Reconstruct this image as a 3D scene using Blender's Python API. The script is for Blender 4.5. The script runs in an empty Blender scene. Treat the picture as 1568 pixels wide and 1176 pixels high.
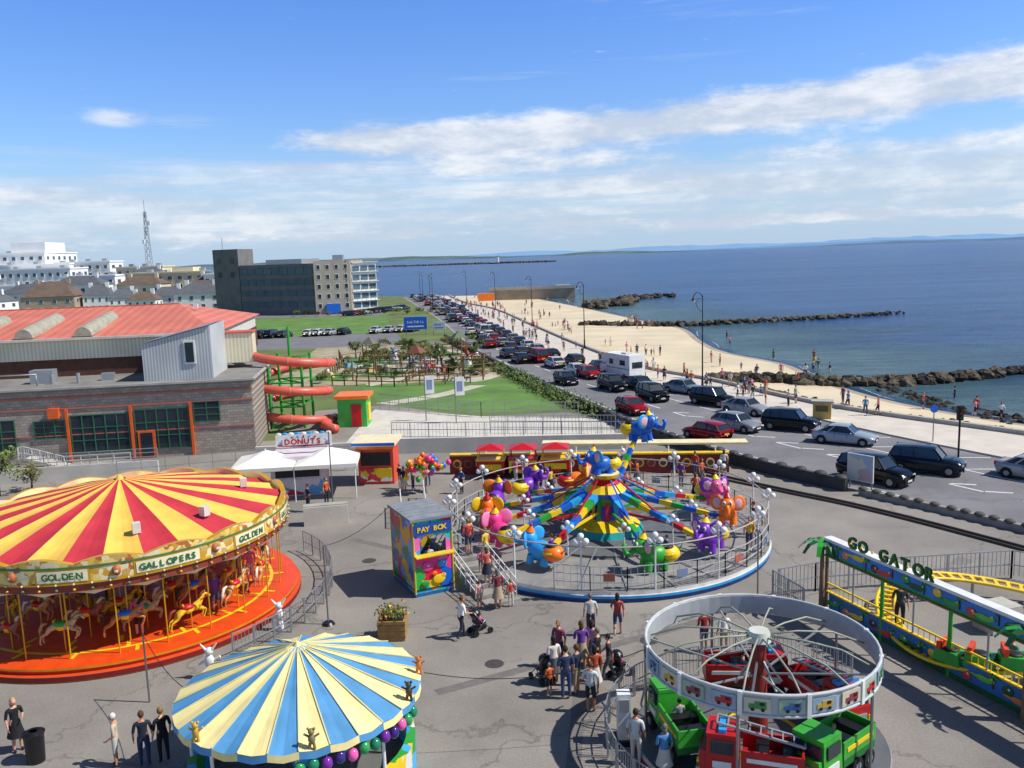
import bpy,math,random
from mathutils import Vector,Matrix,noise
R=random.Random(11)
sc=bpy.context.scene
V=Vector
def lin(h):
    h=h.lstrip('#');o=[]
    for i in (0,2,4):
        c=int(h[i:i+2],16)/255;o.append(c/12.92 if c<=.04045 else ((c+.055)/1.055)**2.4)
    return (*o,1)
MC={}
def M(h,rough=.6,metal=0,var=.12,sc_=2.0,bump=0,spec=.5,key=''):
    k=(h,rough,metal,var,sc_,bump,key)
    if k in MC:return MC[k]
    m=bpy.data.materials.new('mat_'+key+h.strip('#'));m.use_nodes=True
    n=m.node_tree.nodes;l=m.node_tree.links;b=n['Principled BSDF']
    c=lin(h);b.inputs['Base Color'].default_value=c
    b.inputs['Roughness'].default_value=rough;b.inputs['Metallic'].default_value=metal
    b.inputs['Specular IOR Level'].default_value=spec
    if var:
        tc=n.new('ShaderNodeTexCoord');nz=n.new('ShaderNodeTexNoise');nz.inputs['Scale'].default_value=sc_;nz.inputs['Detail'].default_value=5
        l.new(tc.outputs['Object'],nz.inputs['Vector'])
        r=n.new('ShaderNodeMapRange');r.inputs[1].default_value=.3;r.inputs[2].default_value=.7;r.inputs[3].default_value=1-var;r.inputs[4].default_value=1+var
        l.new(nz.outputs['Fac'],r.inputs[0])
        x=n.new('ShaderNodeVectorMath');x.operation='SCALE';x.inputs[0].default_value=c[:3];l.new(r.outputs[0],x.inputs['Scale'])
        l.new(x.outputs[0],b.inputs['Base Color'])
        if bump:
            bp=n.new('ShaderNodeBump');bp.inputs['Strength'].default_value=bump;bp.inputs['Distance'].default_value=.05
            n2=n.new('ShaderNodeTexNoise');n2.inputs['Scale'].default_value=sc_*6;n2.inputs['Detail'].default_value=6;l.new(tc.outputs['Object'],n2.inputs['Vector'])
            l.new(n2.outputs['Fac'],bp.inputs['Height']);l.new(bp.outputs[0],b.inputs['Normal'])
    MC[k]=m;return m
def mural(name,cols,scale,rough=.45,dist=.6):
    m=bpy.data.materials.new(name);m.use_nodes=True
    n=m.node_tree.nodes;l=m.node_tree.links;b=n['Principled BSDF']
    tc=n.new('ShaderNodeTexCoord');nz=n.new('ShaderNodeTexNoise');nz.inputs['Scale'].default_value=scale*1.3;nz.inputs['Detail'].default_value=3
    l.new(tc.outputs['Object'],nz.inputs['Vector'])
    a=n.new('ShaderNodeVectorMath');a.operation='MULTIPLY_ADD';l.new(nz.outputs['Color'],a.inputs[0]);a.inputs[1].default_value=(dist,)*3;l.new(tc.outputs['Object'],a.inputs[2])
    v=n.new('ShaderNodeTexVoronoi');v.inputs['Scale'].default_value=scale;l.new(a.outputs[0],v.inputs['Vector'])
    s=n.new('ShaderNodeSeparateColor');l.new(v.outputs['Color'],s.inputs[0])
    r=n.new('ShaderNodeValToRGB');r.color_ramp.interpolation='CONSTANT';e=r.color_ramp.elements
    while len(e)<len(cols):e.new(.5)
    for i,c in enumerate(cols):e[i].position=i/len(cols);e[i].color=lin(c)
    l.new(s.outputs[0],r.inputs[0]);l.new(r.outputs[0],b.inputs['Base Color']);b.inputs['Roughness'].default_value=rough
    return m
GC={}
def glyph(ch):
    if ch in GC:return GC[ch]
    cu=bpy.data.curves.new('t','FONT');cu.body=ch;cu.resolution_u=3;cu.offset=.035;o=bpy.data.objects.new('t',cu);sc.collection.objects.link(o)
    dg=bpy.context.evaluated_depsgraph_get();me=bpy.data.meshes.new_from_object(o.evaluated_get(dg))
    GC[ch]=([v.co.copy() for v in me.vertices],[list(p.vertices) for p in me.polygons])
    bpy.data.objects.remove(o);return GC[ch]
class MB:
    def __init__(s):s.v=[];s.f=[];s.m=[];s.s=[];s.mats=[];s.T=Matrix()
    def mi(s,m):
        if m not in s.mats:s.mats.append(m)
        return s.mats.index(m)
    def add(s,vs,fs,m,sm=False):
        o=len(s.v);s.v+=[tuple(V(p)) for p in vs]
        for i,f in enumerate(fs):
            s.f.append([o+k for k in f]);s.m.append(s.mi(m(i) if callable(m) else m));s.s.append(sm)
    def box(s,c,z,m,rz=0,rm=None,tp=1.0):
        x,y,h=z[0]/2,z[1]/2,z[2]/2
        rm=rm or Matrix.Rotation(rz,3,'Z');c=V(c)
        vs=[c+rm@V((i*x*(tp if k>0 else 1),j*y*(tp if k>0 else 1),k*h)) for k in(-1,1) for i,j in((-1,-1),(1,-1),(1,1),(-1,1))]
        s.add(vs,[(3,2,1,0),(4,5,6,7),(0,1,5,4),(1,2,6,5),(2,3,7,6),(3,0,4,7)],m)
    def beam(s,p,q,w,h,m):
        p,q=V(p),V(q);d=q-p;L=d.length;x=d.normalized();y=V((0,0,1)).cross(x)
        y=y.normalized() if y.length>1e-4 else V((0,1,0));z=x.cross(y)
        s.box((p+q)/2,(L,w,h),m,rm=Matrix((x,y,z)).transposed())
    def cyl(s,p,q,r,m,r1=None,n=8,sm=True):
        p,q=V(p),V(q);r1=r if r1 is None else r1;d=(q-p).normalized()
        a=d.orthogonal().normalized();b=d.cross(a)
        vs=[p+(a*math.cos(t)+b*math.sin(t))*r for t in [2*math.pi*i/n for i in range(n)]]+[q+(a*math.cos(t)+b*math.sin(t))*r1 for t in [2*math.pi*i/n for i in range(n)]]
        s.add(vs,[(i,(i+1)%n,n+(i+1)%n,n+i) for i in range(n)],m,sm)
        s.add(vs,[tuple(range(n-1,-1,-1)),tuple(range(n,2*n))],m)
    def tube(s,ps,r,m,n=6,cl=False):
        ps=[V(p) for p in ps];k=len(ps);vs=[];pa=None
        for i,p in enumerate(ps):
            d=((ps[(i+1)%k] if cl or i<k-1 else p)-(ps[i-1] if cl or i>0 else p)).normalized()
            a=d.orthogonal().normalized() if pa is None else (pa-d*pa.dot(d)).normalized()
            pa=a;b=d.cross(a);rr=r[i] if isinstance(r,(list,tuple)) else r
            vs+=[p+(a*math.cos(t)+b*math.sin(t))*rr for t in [2*math.pi*j/n for j in range(n)]]
        fs=[(i*n+j,i*n+(j+1)%n,((i+1)%k)*n+(j+1)%n,((i+1)%k)*n+j) for i in range(k if cl else k-1) for j in range(n)]
        if not cl:fs+=[tuple(range(n-1,-1,-1)),tuple(range((k-1)*n,k*n))]
        s.add(vs,fs,m,True)
    def sph(s,c,r,m,n=8,rot=None):
        r=(r,r,r) if not isinstance(r,(tuple,list)) else r;c=V(c);vs=[];h=max(4,n//2+1)
        for i in range(h+1):
            t=math.pi*i/h
            for j in range(n):
                u=2*math.pi*j/n;p=V((r[0]*math.sin(t)*math.cos(u),r[1]*math.sin(t)*math.sin(u),r[2]*math.cos(t)))
                vs.append(c+(rot@p if rot else p))
        s.add(vs,[(i*n+j,(i+1)*n+j,(i+1)*n+(j+1)%n,i*n+(j+1)%n) for i in range(h) for j in range(n)],m,True)
    def lathe(s,prof,m,n=32,c=(0,0,0),sm=False,wob=None,a0=0):
        c=V(c)
        for q in range(len(prof)-1):
            vs=[]
            for (r,z) in (prof[q],prof[q+1]):
                for j in range(n):
                    t=2*math.pi*j/n+a0;zz=z+(wob(j,r,z) if wob else 0)
                    vs.append(c+V((r*math.cos(t),r*math.sin(t),zz)))
            s.add(vs,[(j,(j+1)%n,n+(j+1)%n,n+j) for j in range(n)],m if not isinstance(m,list) else m[q],sm)
    def poly(s,ps,m):s.add(ps,[tuple(range(len(ps)))],m)
    def prism(s,ps,z0,z1,m,mt=None):
        n=len(ps);vs=[(p[0],p[1],z0) for p in ps]+[(p[0],p[1],z1) for p in ps]
        s.add(vs,[(i,(i+1)%n,n+(i+1)%n,n+i) for i in range(n)],m);s.add(vs,[tuple(range(n,2*n))],mt or m);s.add(vs,[tuple(range(n-1,-1,-1))],m)
    def text(s,t,o,dx,up,size,m,adv=.68,thick=0):
        o,dx,up=V(o),V(dx).normalized(),V(up).normalized();nn=dx.cross(up)
        for i,ch in enumerate(t):
            if ch==' ':continue
            vs,fs=glyph(ch)
            for k in range(1+int(thick>0)*3):
                s.add([o+nn*(thick*k/3)+dx*(p.x*size+i*adv*size)+up*p.y*size for p in vs],fs,m)
    def rail(s,ps,h,m,step=1.5,bars=3,r=.025,pick=0):
        ps=[V(p) for p in ps]
        for a,b in zip(ps,ps[1:]):
            L=(b-a).length;n=max(1,round(L/step))
            for i in range(n+1):
                p=a.lerp(b,i/n);s.box(p+V((0,0,h/2)),(r*2,r*2,h),m)
            for k in range(bars):
                z=V((0,0,h*(k+1)/bars));s.beam(a+z,b+z,r*1.6,r*1.6,m)
            if pick:
                for i in range(int(L/pick)):
                    p=a.lerp(b,(i+.5)*pick/L);s.box(p+V((0,0,h*.55)),(r*.8,r*.8,h*.85),m)
    def mesh(s,name):
        me=bpy.data.meshes.new(name);me.from_pydata(s.v,[],s.f)
        for m in s.mats:me.materials.append(m)
        me.polygons.foreach_set('material_index',s.m);me.polygons.foreach_set('use_smooth',s.s);me.update();return me
    def obj(s,name,parent=None,loc=(0,0,0),rz=0):
        return put(s.mesh(name),name,loc,rz,parent=parent)
def put(me,name,loc=(0,0,0),rz=0,scale=1,parent=None,mats=None):
    o=bpy.data.objects.new(name,me);sc.collection.objects.link(o);o.location=loc;o.rotation_euler=(0,0,rz)
    o.scale=(scale,)*3 if not isinstance(scale,tuple) else scale
    if parent:o.parent=parent
    if mats:
        for i,m in mats.items():o.material_slots[i].link='OBJECT';o.material_slots[i].material=m
    return o
def empty(name,loc=(0,0,0),rz=0):
    o=bpy.data.objects.new(name,None);sc.collection.objects.link(o);o.location=loc;o.rotation_euler=(0,0,rz);return o
def resamp(pts,n):
    P=[V((p[0],p[1],p[2] if len(p)>2 else 0)) for p in pts];out=[]
    d=[0]
    for a,b in zip(P,P[1:]):d.append(d[-1]+(b-a).length)
    for i in range(n):
        t=d[-1]*i/(n-1);k=0
        while k<len(P)-2 and d[k+1]<t:k+=1
        u=(t-d[k])/max(1e-6,d[k+1]-d[k]);p1,p2=P[k],P[k+1];p0=P[k-1] if k>0 else p1*2-p2;p3=P[k+2] if k+2<len(P) else p2*2-p1
        out.append(.5*((2*p1)+(p2-p0)*u+(2*p0-5*p1+4*p2-p3)*u*u+(3*p1-p0-3*p2+p3)*u**3))
    return out
# ---------------- materials
white=M('#e2e2de',.4);offw=M('#d2cec2',.6);metal=M('#8f9294',.35,.8,.05);dark=M('#15161a',.4);steel=M('#a7abad',.45,.5,.08)
gold=M('#d9a520',.35,.3);cream=M('#e6d8a8',.5);red=M('#c0161c',.4);orange=M('#dc4c14',.45);blue=M('#1464c8',.4);lblue=M('#2fa0e0',.4)
yellow=M('#f0c81c',.4);green=M('#2fa035',.4);dgreen=M('#1c5a2c',.5);pink=M('#ee4490',.4);purple=M('#7a30b8',.4);teal=M('#129a9a',.4)
orng2=M('#f47a18',.4);brown=M('#5b3a22',.7);concrete=M('#a8a49c',.85,0,.15,1.2,.2);lconc=M('#c8c3b8',.85,0,.12,.8,.15)
glass=M('#26323c',.08,0,.2,.5);glassb=M('#46606e',.1,0,.25,.3);black=M('#0b0b0c',.6);rubber=M('#101012',.85)
skin=M('#c08a6a',.55,0,.05)
# ---------------- camera
H=15.0;th=math.atan(.033);p=math.radians(8.53)
r0=V((1,0,0));u0=V((0,math.sin(p),math.cos(p)));fw=V((0,math.cos(p),-math.sin(p)))
rr=r0*math.cos(th)-u0*math.sin(th);uu=r0*math.sin(th)+u0*math.cos(th)
cam=bpy.data.cameras.new('camera');co=bpy.data.objects.new('camera',cam);sc.collection.objects.link(co)
mt=Matrix((rr,uu,-fw)).transposed().to_4x4();mt.translation=V((0,0,H));co.matrix_world=mt
cam.sensor_width=36;cam.lens=36*1313/1568;cam.clip_end=90000;cam.clip_start=.3;sc.camera=co
# ---------------- light + sky
el=math.radians(50);azs=math.radians(-8);sd=V((math.cos(el)*math.cos(azs),math.cos(el)*math.sin(azs),math.sin(el)))
sl=bpy.data.lights.new('sun','SUN');sl.energy=5.0;sl.angle=math.radians(.5);sl.color=(1,.955,.88);so=bpy.data.objects.new('sun',sl);sc.collection.objects.link(so)
so.rotation_euler=sd.to_track_quat('Z','Y').to_euler();so.location=(30,0,60)
w=bpy.data.worlds.new('World');sc.world=w;w.use_nodes=True;n=w.node_tree.nodes;l=w.node_tree.links;n.clear()
def mm(op,a,b=None,c=None):
    x=n.new('ShaderNodeMath');x.operation=op
    for i,q in enumerate((a,b,c)):
        if q is None:continue
        if isinstance(q,(int,float)):x.inputs[i].default_value=q
        else:l.new(q,x.inputs[i])
    return x.outputs[0]
def sm(x,a,b):
    r=n.new('ShaderNodeMapRange');r.interpolation_type='SMOOTHSTEP';l.new(x,r.inputs[0]);r.inputs[1].default_value=a;r.inputs[2].default_value=b;return r.outputs[0]
def nzt(x,y,z,scale,det,rough=.55):
    c=n.new('ShaderNodeCombineXYZ')
    for i,q in enumerate((x,y,z)):
        if isinstance(q,(int,float)):c.inputs[i].default_value=q
        else:l.new(q,c.inputs[i])
    t=n.new('ShaderNodeTexNoise');t.inputs['Scale'].default_value=scale;t.inputs['Detail'].default_value=det;t.inputs['Roughness'].default_value=rough;l.new(c.outputs[0],t.inputs['Vector']);return t.outputs['Fac']
sky=n.new('ShaderNodeTexSky');sky.sky_type='NISHITA';sky.sun_disc=False;sky.sun_elevation=el;sky.sun_rotation=math.pi/2-azs;sky.ozone_density=2.0;sky.dust_density=.5;sky.air_density=1.0
tc=n.new('ShaderNodeTexCoord');sp=n.new('ShaderNodeSeparateXYZ');l.new(tc.outputs['Generated'],sp.inputs[0])
X,Y,Z=sp.outputs;az=mm('ARCTAN2',X,Y);E=mm('DIVIDE',Z,mm('SQRT',mm('ADD',mm('MULTIPLY',X,X),mm('MULTIPLY',Y,Y))))
E=mm('MINIMUM',E,3.0)
def gau(x):return mm('POWER',2.718,mm('MULTIPLY',mm('MULTIPLY',x,x),-1.0))
azp=mm('MAXIMUM',az,0)
big=nzt(mm('MULTIPLY',az,6.0),mm('MULTIPLY',E,20),1.3,1.0,10,.62)
det=nzt(mm('MULTIPLY',az,20),mm('MULTIPLY',E,52),5.3,1.0,8,.65)
nzc=mm('ADD',mm('MULTIPLY',big,.68),mm('MULTIPLY',det,.32))
cen=mm('ADD',.132,mm('MULTIPLY',azp,.05))
dd=mm('DIVIDE',mm('SUBTRACT',E,cen),mm('ADD',.024,mm('MULTIPLY',azp,.016)))
g=mm('MULTIPLY',gau(dd),sm(az,-.36,-.12))
g2=mm('MULTIPLY',mm('MULTIPLY',gau(mm('DIVIDE',mm('SUBTRACT',E,.097),.014)),sm(az,-.22,-.02)),.30)
band=sm(mm('ADD',mm('ADD',mm('MULTIPLY',g,.52),g2),nzc),.68,.93)
d2=mm('SQRT',mm('ADD',mm('POWER',mm('DIVIDE',mm('ADD',az,.405),.045),2),mm('POWER',mm('DIVIDE',mm('SUBTRACT',E,.155),.014),2)))
puff=mm('MULTIPLY',sm(mm('ADD',mm('MULTIPLY',gau(d2),.4),nzc),.68,1.0),.7)
st=nzt(mm('MULTIPLY',az,2.6),mm('MULTIPLY',E,42),4.1,1.0,9,.64)
g3=gau(mm('DIVIDE',mm('SUBTRACT',E,.070),.040))
streak=mm('MULTIPLY',sm(mm('ADD',mm('MULTIPLY',g3,.36),st),.58,.95),.9)
lo=nzt(mm('MULTIPLY',az,16),mm('MULTIPLY',E,80),7.7,1.0,8,.62)
g4=gau(mm('DIVIDE',mm('SUBTRACT',E,.030),.012))
low=mm('MULTIPLY',sm(mm('ADD',mm('MULTIPLY',g4,.34),lo),.66,.88),.9)
haze=mm('MULTIPLY',sm(mm('MULTIPLY',E,-1),-.14,.0),.8)
cl=mm('MAXIMUM',mm('MAXIMUM',band,puff),mm('MAXIMUM',streak,low))
tint=n.new('ShaderNodeValToRGB');e=tint.color_ramp.elements
e[0].position=0;e[0].color=(1.0,1.15,1.4,1);e[1].position=.62;e[1].color=(.5,.6,.75,1);x=e.new(.12);x.color=(.95,1.22,1.65,1);x=e.new(.27);x.color=(.78,1.18,1.9,1)
l.new(E,tint.inputs[0])
mu=n.new('ShaderNodeMix');mu.data_type='RGBA';mu.blend_type='MULTIPLY';mu.inputs[0].default_value=1;l.new(sky.outputs[0],mu.inputs[6]);l.new(tint.outputs[0],mu.inputs[7])
mx=n.new('ShaderNodeMix');mx.data_type='RGBA';l.new(haze,mx.inputs[0]);l.new(mu.outputs[2],mx.inputs[6]);mx.inputs[7].default_value=(4.7,6.4,8.6,1)
shade=n.new('ShaderNodeMix');shade.data_type='RGBA';l.new(sm(nzc,.42,.62),shade.inputs[0]);shade.inputs[6].default_value=(5.9,6.7,8.0,1);shade.inputs[7].default_value=(9.4,9.6,9.9,1)
m2=n.new('ShaderNodeMix');m2.data_type='RGBA';l.new(mm('MULTIPLY',cl,.9),m2.inputs[0]);l.new(mx.outputs[2],m2.inputs[6]);l.new(shade.outputs[2],m2.inputs[7])
bg=n.new('ShaderNodeBackground');bg.inputs[1].default_value=.1;l.new(m2.outputs[2],bg.inputs[0]);wo=n.new('ShaderNodeOutputWorld');l.new(bg.outputs[0],wo.inputs[0])
sc.view_settings.view_transform='Standard';sc.view_settings.look='None';sc.view_settings.exposure=0
# ---------------- ground surfaces
def sheet(name,ps,z,m):
    b=MB();b.poly([(q[0],q[1],z) for q in ps],m);return b.obj(name)
def strip(name,A,B,m,n=60,z=None,sub=1):
    a=resamp(A,n);c=resamp(B,n);b=MB();vs=[]
    for i in range(n):
        for k in range(sub+1):
            q=a[i].lerp(c[i],k/sub)
            if z is not None:q.z=z
            vs.append(q)
    b.add(vs,[(i*(sub+1)+k,i*(sub+1)+k+1,(i+1)*(sub+1)+k+1,(i+1)*(sub+1)+k) for i in range(n-1) for k in range(sub)],m);return b.obj(name)
sea=bpy.data.materials.new('sea_water');sea.use_nodes=True
def seamat(m,base,alpha=None):
    n=m.node_tree.nodes;l=m.node_tree.links;b=n['Principled BSDF']
    b.inputs['Roughness'].default_value=.25;b.inputs['Specular IOR Level'].default_value=.14;b.inputs['IOR'].default_value=1.33
    tc=n.new('ShaderNodeTexCoord');mp=n.new('ShaderNodeMapping');mp.inputs['Scale'].default_value=(.22,.9,1);l.new(tc.outputs['Object'],mp.inputs[0])
    a=n.new('ShaderNodeTexNoise');a.inputs['Scale'].default_value=.6;a.inputs['Detail'].default_value=8;a.inputs['Roughness'].default_value=.68;l.new(mp.outputs[0],a.inputs['Vector'])
    bp=n.new('ShaderNodeBump');bp.inputs['Strength'].default_value=1;bp.inputs['Distance'].default_value=.8;l.new(a.outputs['Fac'],bp.inputs['Height']);l.new(bp.outputs[0],b.inputs['Normal'])
    mp2=n.new('ShaderNodeMapping');mp2.inputs['Scale'].default_value=(.004,.03,1);l.new(tc.outputs['Object'],mp2.inputs[0])
    c=n.new('ShaderNodeTexNoise');c.inputs['Scale'].default_value=1;c.inputs['Detail'].default_value=9;c.inputs['Roughness'].default_value=.65;l.new(mp2.outputs[0],c.inputs['Vector'])
    av=n.new('ShaderNodeMath');av.operation='MULTIPLY_ADD';l.new(a.outputs['Fac'],av.inputs[0]);av.inputs[1].default_value=.5;
    h2=n.new('ShaderNodeMath');h2.operation='MULTIPLY';l.new(c.outputs['Fac'],h2.inputs[0]);h2.inputs[1].default_value=.5;l.new(h2.outputs[0],av.inputs[2])
    r=n.new('ShaderNodeValToRGB');r.color_ramp.elements[0].position=.40;r.color_ramp.elements[1].position=.62
    r.color_ramp.elements[0].color=base[0];r.color_ramp.elements[1].color=base[1];l.new(av.outputs[0],r.inputs[0]);l.new(r.outputs[0],b.inputs['Base Color'])
    if alpha:
        at=n.new('ShaderNodeAttribute');at.attribute_name='fade'
        q=n.new('ShaderNodeMath');q.operation='MULTIPLY';l.new(at.outputs['Fac'],q.inputs[0]);q.inputs[1].default_value=alpha;l.new(q.outputs[0],b.inputs['Alpha'])
seamat(sea,((.010,.045,.135,1),(.03,.105,.235,1)))
shal=bpy.data.materials.new('shallow_water');shal.use_nodes=True;seamat(shal,((.06,.13,.16,1),(.15,.25,.26,1)),.9)
sheet('sea',[(-60000,-200),(60000,-200),(60000,80000),(-60000,80000)],-.5,sea)
roadL=[(-42,340),(-28.6,269),(-18.5,216),(-6.9,145),(.6,111.4),(5.5,93.9),(10.3,76.2),(14,65.8),(18.4,57.2),(21.6,51),(26.4,42.8),(33,31),(40,18)]
roadR=[(-30,340),(-15.9,262),(-7.9,205),(-2.8,175.7),(4.8,131.6),(10.3,114.3),(16,97),(21.5,84),(25.5,75.5),(29.5,66),(34.1,57),(41,44),(55,20)]
wallp=[(-24,340),(-14,280),(-3.7,239.8),(6,174),(12.1,134),(17.3,109),(22.6,97.2),(27.1,84.3),(30.5,76.5),(34,71.2),(39.1,64.3),(50,48),(66,24)]
grass=M('#62703a',.9,0,.25,.15,.3);grass2=M('#5d8038',.9,0,.25,.25,.3);asph2=M('#757376',.9,0,.12,.3,.2);pave=M('#cbc2b4',.85,0,.1,.6,.1)
sand=M('#cfc0a2',.95,0,.14,.12,.3);wets=M('#a8967a',.6,0,.15,.2,.2);dirt=M('#8a8468',.95,0,.25,.4,.3);gravel=M('#a09678',.95,0,.3,.35,.4)
land=[(q.x,q.y) for q in resamp(wallp,60)]
b=MB();b.prism([(-800,-60),(100,-60)]+land[::-1]+[(-47,352),(-140,420),(-260,520),(-800,560)],-3,0,dirt,grass);b.obj('ground')
RL=[(q.x,q.y) for q in resamp(roadL,60)]
fa=[q for q in RL if q[1]<82]
fm=bpy.data.materials.new('fair_asphalt');fm.use_nodes=True
def asph_mat(m,c0,c1,crack=.6):
    n=m.node_tree.nodes;l=m.node_tree.links;b=n['Principled BSDF'];b.inputs['Roughness'].default_value=.9
    tc=n.new('ShaderNodeTexCoord')
    a=n.new('ShaderNodeTexNoise');a.inputs['Scale'].default_value=.16;a.inputs['Detail'].default_value=9;a.inputs['Roughness'].default_value=.62;l.new(tc.outputs['Object'],a.inputs['Vector'])
    r=n.new('ShaderNodeValToRGB');r.color_ramp.elements[0].position=.35;r.color_ramp.elements[1].position=.65;r.color_ramp.elements[0].color=lin(c0);r.color_ramp.elements[1].color=lin(c1);l.new(a.outputs['Fac'],r.inputs[0])
    v=n.new('ShaderNodeTexVoronoi');v.feature='DISTANCE_TO_EDGE';v.inputs['Scale'].default_value=.13
    nn=n.new('ShaderNodeVectorMath');nn.operation='MULTIPLY_ADD';l.new(a.outputs['Color'],nn.inputs[0]);nn.inputs[1].default_value=(9,9,0);l.new(tc.outputs['Object'],nn.inputs[2]);l.new(nn.outputs[0],v.inputs['Vector'])
    k=n.new('ShaderNodeMapRange');l.new(v.outputs['Distance'],k.inputs[0]);k.inputs[1].default_value=.0;k.inputs[2].default_value=.012;k.inputs[3].default_value=crack;k.inputs[4].default_value=1
    f=n.new('ShaderNodeTexNoise');f.inputs['Scale'].default_value=14;f.inputs['Detail'].default_value=4;l.new(tc.outputs['Object'],f.inputs['Vector'])
    g=n.new('ShaderNodeMapRange');l.new(f.outputs['Fac'],g.inputs[0]);g.inputs[1].default_value=.3;g.inputs[2].default_value=.7;g.inputs[3].default_value=.85;g.inputs[4].default_value=1.12
    v2=n.new('ShaderNodeTexVoronoi');v2.inputs['Scale'].default_value=.7;l.new(nn.outputs[0],v2.inputs['Vector']);k2=n.new('ShaderNodeMapRange');l.new(v2.outputs['Distance'],k2.inputs[0]);k2.inputs[1].default_value=.08;k2.inputs[2].default_value=.2;k2.inputs[3].default_value=.86;k2.inputs[4].default_value=1
    q=n.new('ShaderNodeMath');q.operation='MULTIPLY';l.new(k.outputs[0],q.inputs[0]);l.new(g.outputs[0],q.inputs[1])
    q2=n.new('ShaderNodeMath');q2.operation='MULTIPLY';l.new(q.outputs[0],q2.inputs[0]);l.new(k2.outputs[0],q2.inputs[1])
    s=n.new('ShaderNodeVectorMath');s.operation='SCALE';l.new(r.outputs[0],s.inputs[0]);l.new(q2.outputs[0],s.inputs['Scale']);l.new(s.outputs[0],b.inputs['Base Color'])
    bp=n.new('ShaderNodeBump');bp.inputs['Strength'].default_value=.25;bp.inputs['Distance'].default_value=.02;l.new(f.outputs['Fac'],bp.inputs['Height']);l.new(bp.outputs[0],b.inputs['Normal'])
asph_mat(fm,'#7b7670','#948e86',.65)
rm_=bpy.data.materials.new('road_asphalt');rm_.use_nodes=True;asph_mat(rm_,'#6d6c70','#838184',.8)
sheet('fairground_asphalt',[(-90,5),(44,5)]+fa[::-1]+[(5,80.5),(-4,80),(-13,88),(-20,86),(-20,72),(-90,62)],.004,fm)
strip('road',roadL,roadR,rm_,90,.008)
b=MB()
for x0,y0,x1,y1 in((-3,28,8,33.4),(-9,45,-3.5,41),(1,20,2.8,34)):
    d=V((x1-x0,y1-y0,0)).normalized();nn=V((-d.y,d.x,0))*.22;b.poly([V((x0,y0,.009))-nn,V((x1,y1,.009))-nn,V((x1,y1,.009))+nn,V((x0,y0,.009))+nn],M('#6f6b67',.95,0,.15,3))
for x,y in((-1,30),(5,31.5),(-7.5,41.5)):b.lathe([(0,.011),(.33,.011),(.36,.009)],M('#4a4643',.7,.2,.2,6),16,c=(x,y,0))
b.obj('asphalt_patches')
b=MB();A=resamp(roadR,90);B=resamp(wallp,90);vs=[]
for a,c in zip(A,B):vs+=[(a.x,a.y,.0),(a.x,a.y,.13),(c.x,c.y,.13),(c.x,c.y,-1.2)]
b.add(vs,[(i*4+k,i*4+k+1,i*4+k+5,i*4+k+4) for i in range(89) for k in range(3)],pave);b.obj('promenade_pavement')
b=MB()
for a,c in zip(B,B[1:]):
    a=V((a.x,a.y,.13));c=V((c.x,c.y,.13));b.beam(a+V((0,0,.17)),c+V((0,0,.17)),.45,.34,concrete)
b.obj('sea_wall')
mk=MB();RA=resamp(roadL,400);RB=resamp(roadR,400);paint=M('#dcdcd8',.7,0,.15,3)
def lane(fr,i):return RA[i].lerp(RB[i],fr)
def sline(fr,i0,i1,w=.12,dash=None):
    for i in range(i0,i1-1):
        if dash and (i%dash)>=dash//2:continue
        a,c=lane(fr,i),lane(fr,i+1);d=(c-a).normalized();nn=V((-d.y,d.x,0))*w/2;z=V((0,0,.013))
        mk.poly([a-nn+z,a+nn+z,c+nn+z,c-nn+z],paint)
sline(.38,0,399,.16,6);sline(.66,250,399,.14);sline(.04,0,399,.1)
for i in range(300,396,5):
    a=lane(.66,i);c=lane(.97,min(399,i+2));d=(c-a).normalized();nn=V((-d.y,d.x,0))*.07;z=V((0,0,.014));mk.poly([a-nn+z,a+nn+z,c+nn+z,c-nn+z],paint)
for i in range(318,395,3):
    a=lane(.39,i);c=lane(.46,i+1);d=(c-a).normalized();nn=V((-d.y,d.x,0))*.09;z=V((0,0,.015));mk.poly([a-nn+z,a+nn+z,c+nn+z,c-nn+z],paint)
mk.obj('road_markings')
seaw=[(4,340),(19,262),(27,215),(31,190),(35,170.6),(33,144.6),(33,129),(37,113),(36.5,101),(37,91),(38.2,83.4),(41,76),(45,69),(58,52),(76,28)]
W3=[(q[0],q[1],-.1) for q in wallp];O3=[(q[0]+16,q[1]+3,-1.6) for q in seaw]
T3=[(q[0]-1.6,q[1]-.3,-.45) for q in seaw]
strip('beach_sand',W3,T3,sand,80,sub=4);strip('wet_sand',T3,[(q[0]+2,q[1]+.3,-.62) for q in seaw],wets,80)
n_=80;a=resamp(seaw,n_);me_=MB();vs=[];fd=[]
for i,q in enumerate(a):
    for k,(dx,f) in enumerate(((.2,.35),(1.6,.85),(9,.75),(24,.35),(42,0))):vs.append((q.x+dx*(1+.25*math.sin(i*.7)),q.y+dx*.25,-.495));fd.append(f)
me_.add(vs,[(i*5+k,i*5+k+1,i*5+k+6,i*5+k+5) for i in range(n_-1) for k in range(4)],shal);o=me_.obj('shallow_water')
at=o.data.attributes.new('fade','FLOAT','POINT')
for i,f in enumerate(fd):at.data[i].value=f
b=MB();foam=M('#c8d0d0',.8,0,.15,1);qr=random.Random(9);s_=resamp([(q[0]+.5,q[1]) for q in seaw],500)
for i in range(499):
    if math.sin(i*.23)+qr.random()<.35:continue
    a_,c_=s_[i],s_[i+1];o1=.5*math.sin(i*.17);o2=.5*math.sin((i+1)*.17);wv=.05+.05*abs(math.sin(i*.9));b.poly([(a_.x+o1,a_.y,-.488),(a_.x+wv+o1,a_.y,-.488),(c_.x+wv+o2,c_.y,-.488),(c_.x+o2,c_.y,-.488)],foam)
b.obj('surf_foam')
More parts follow.
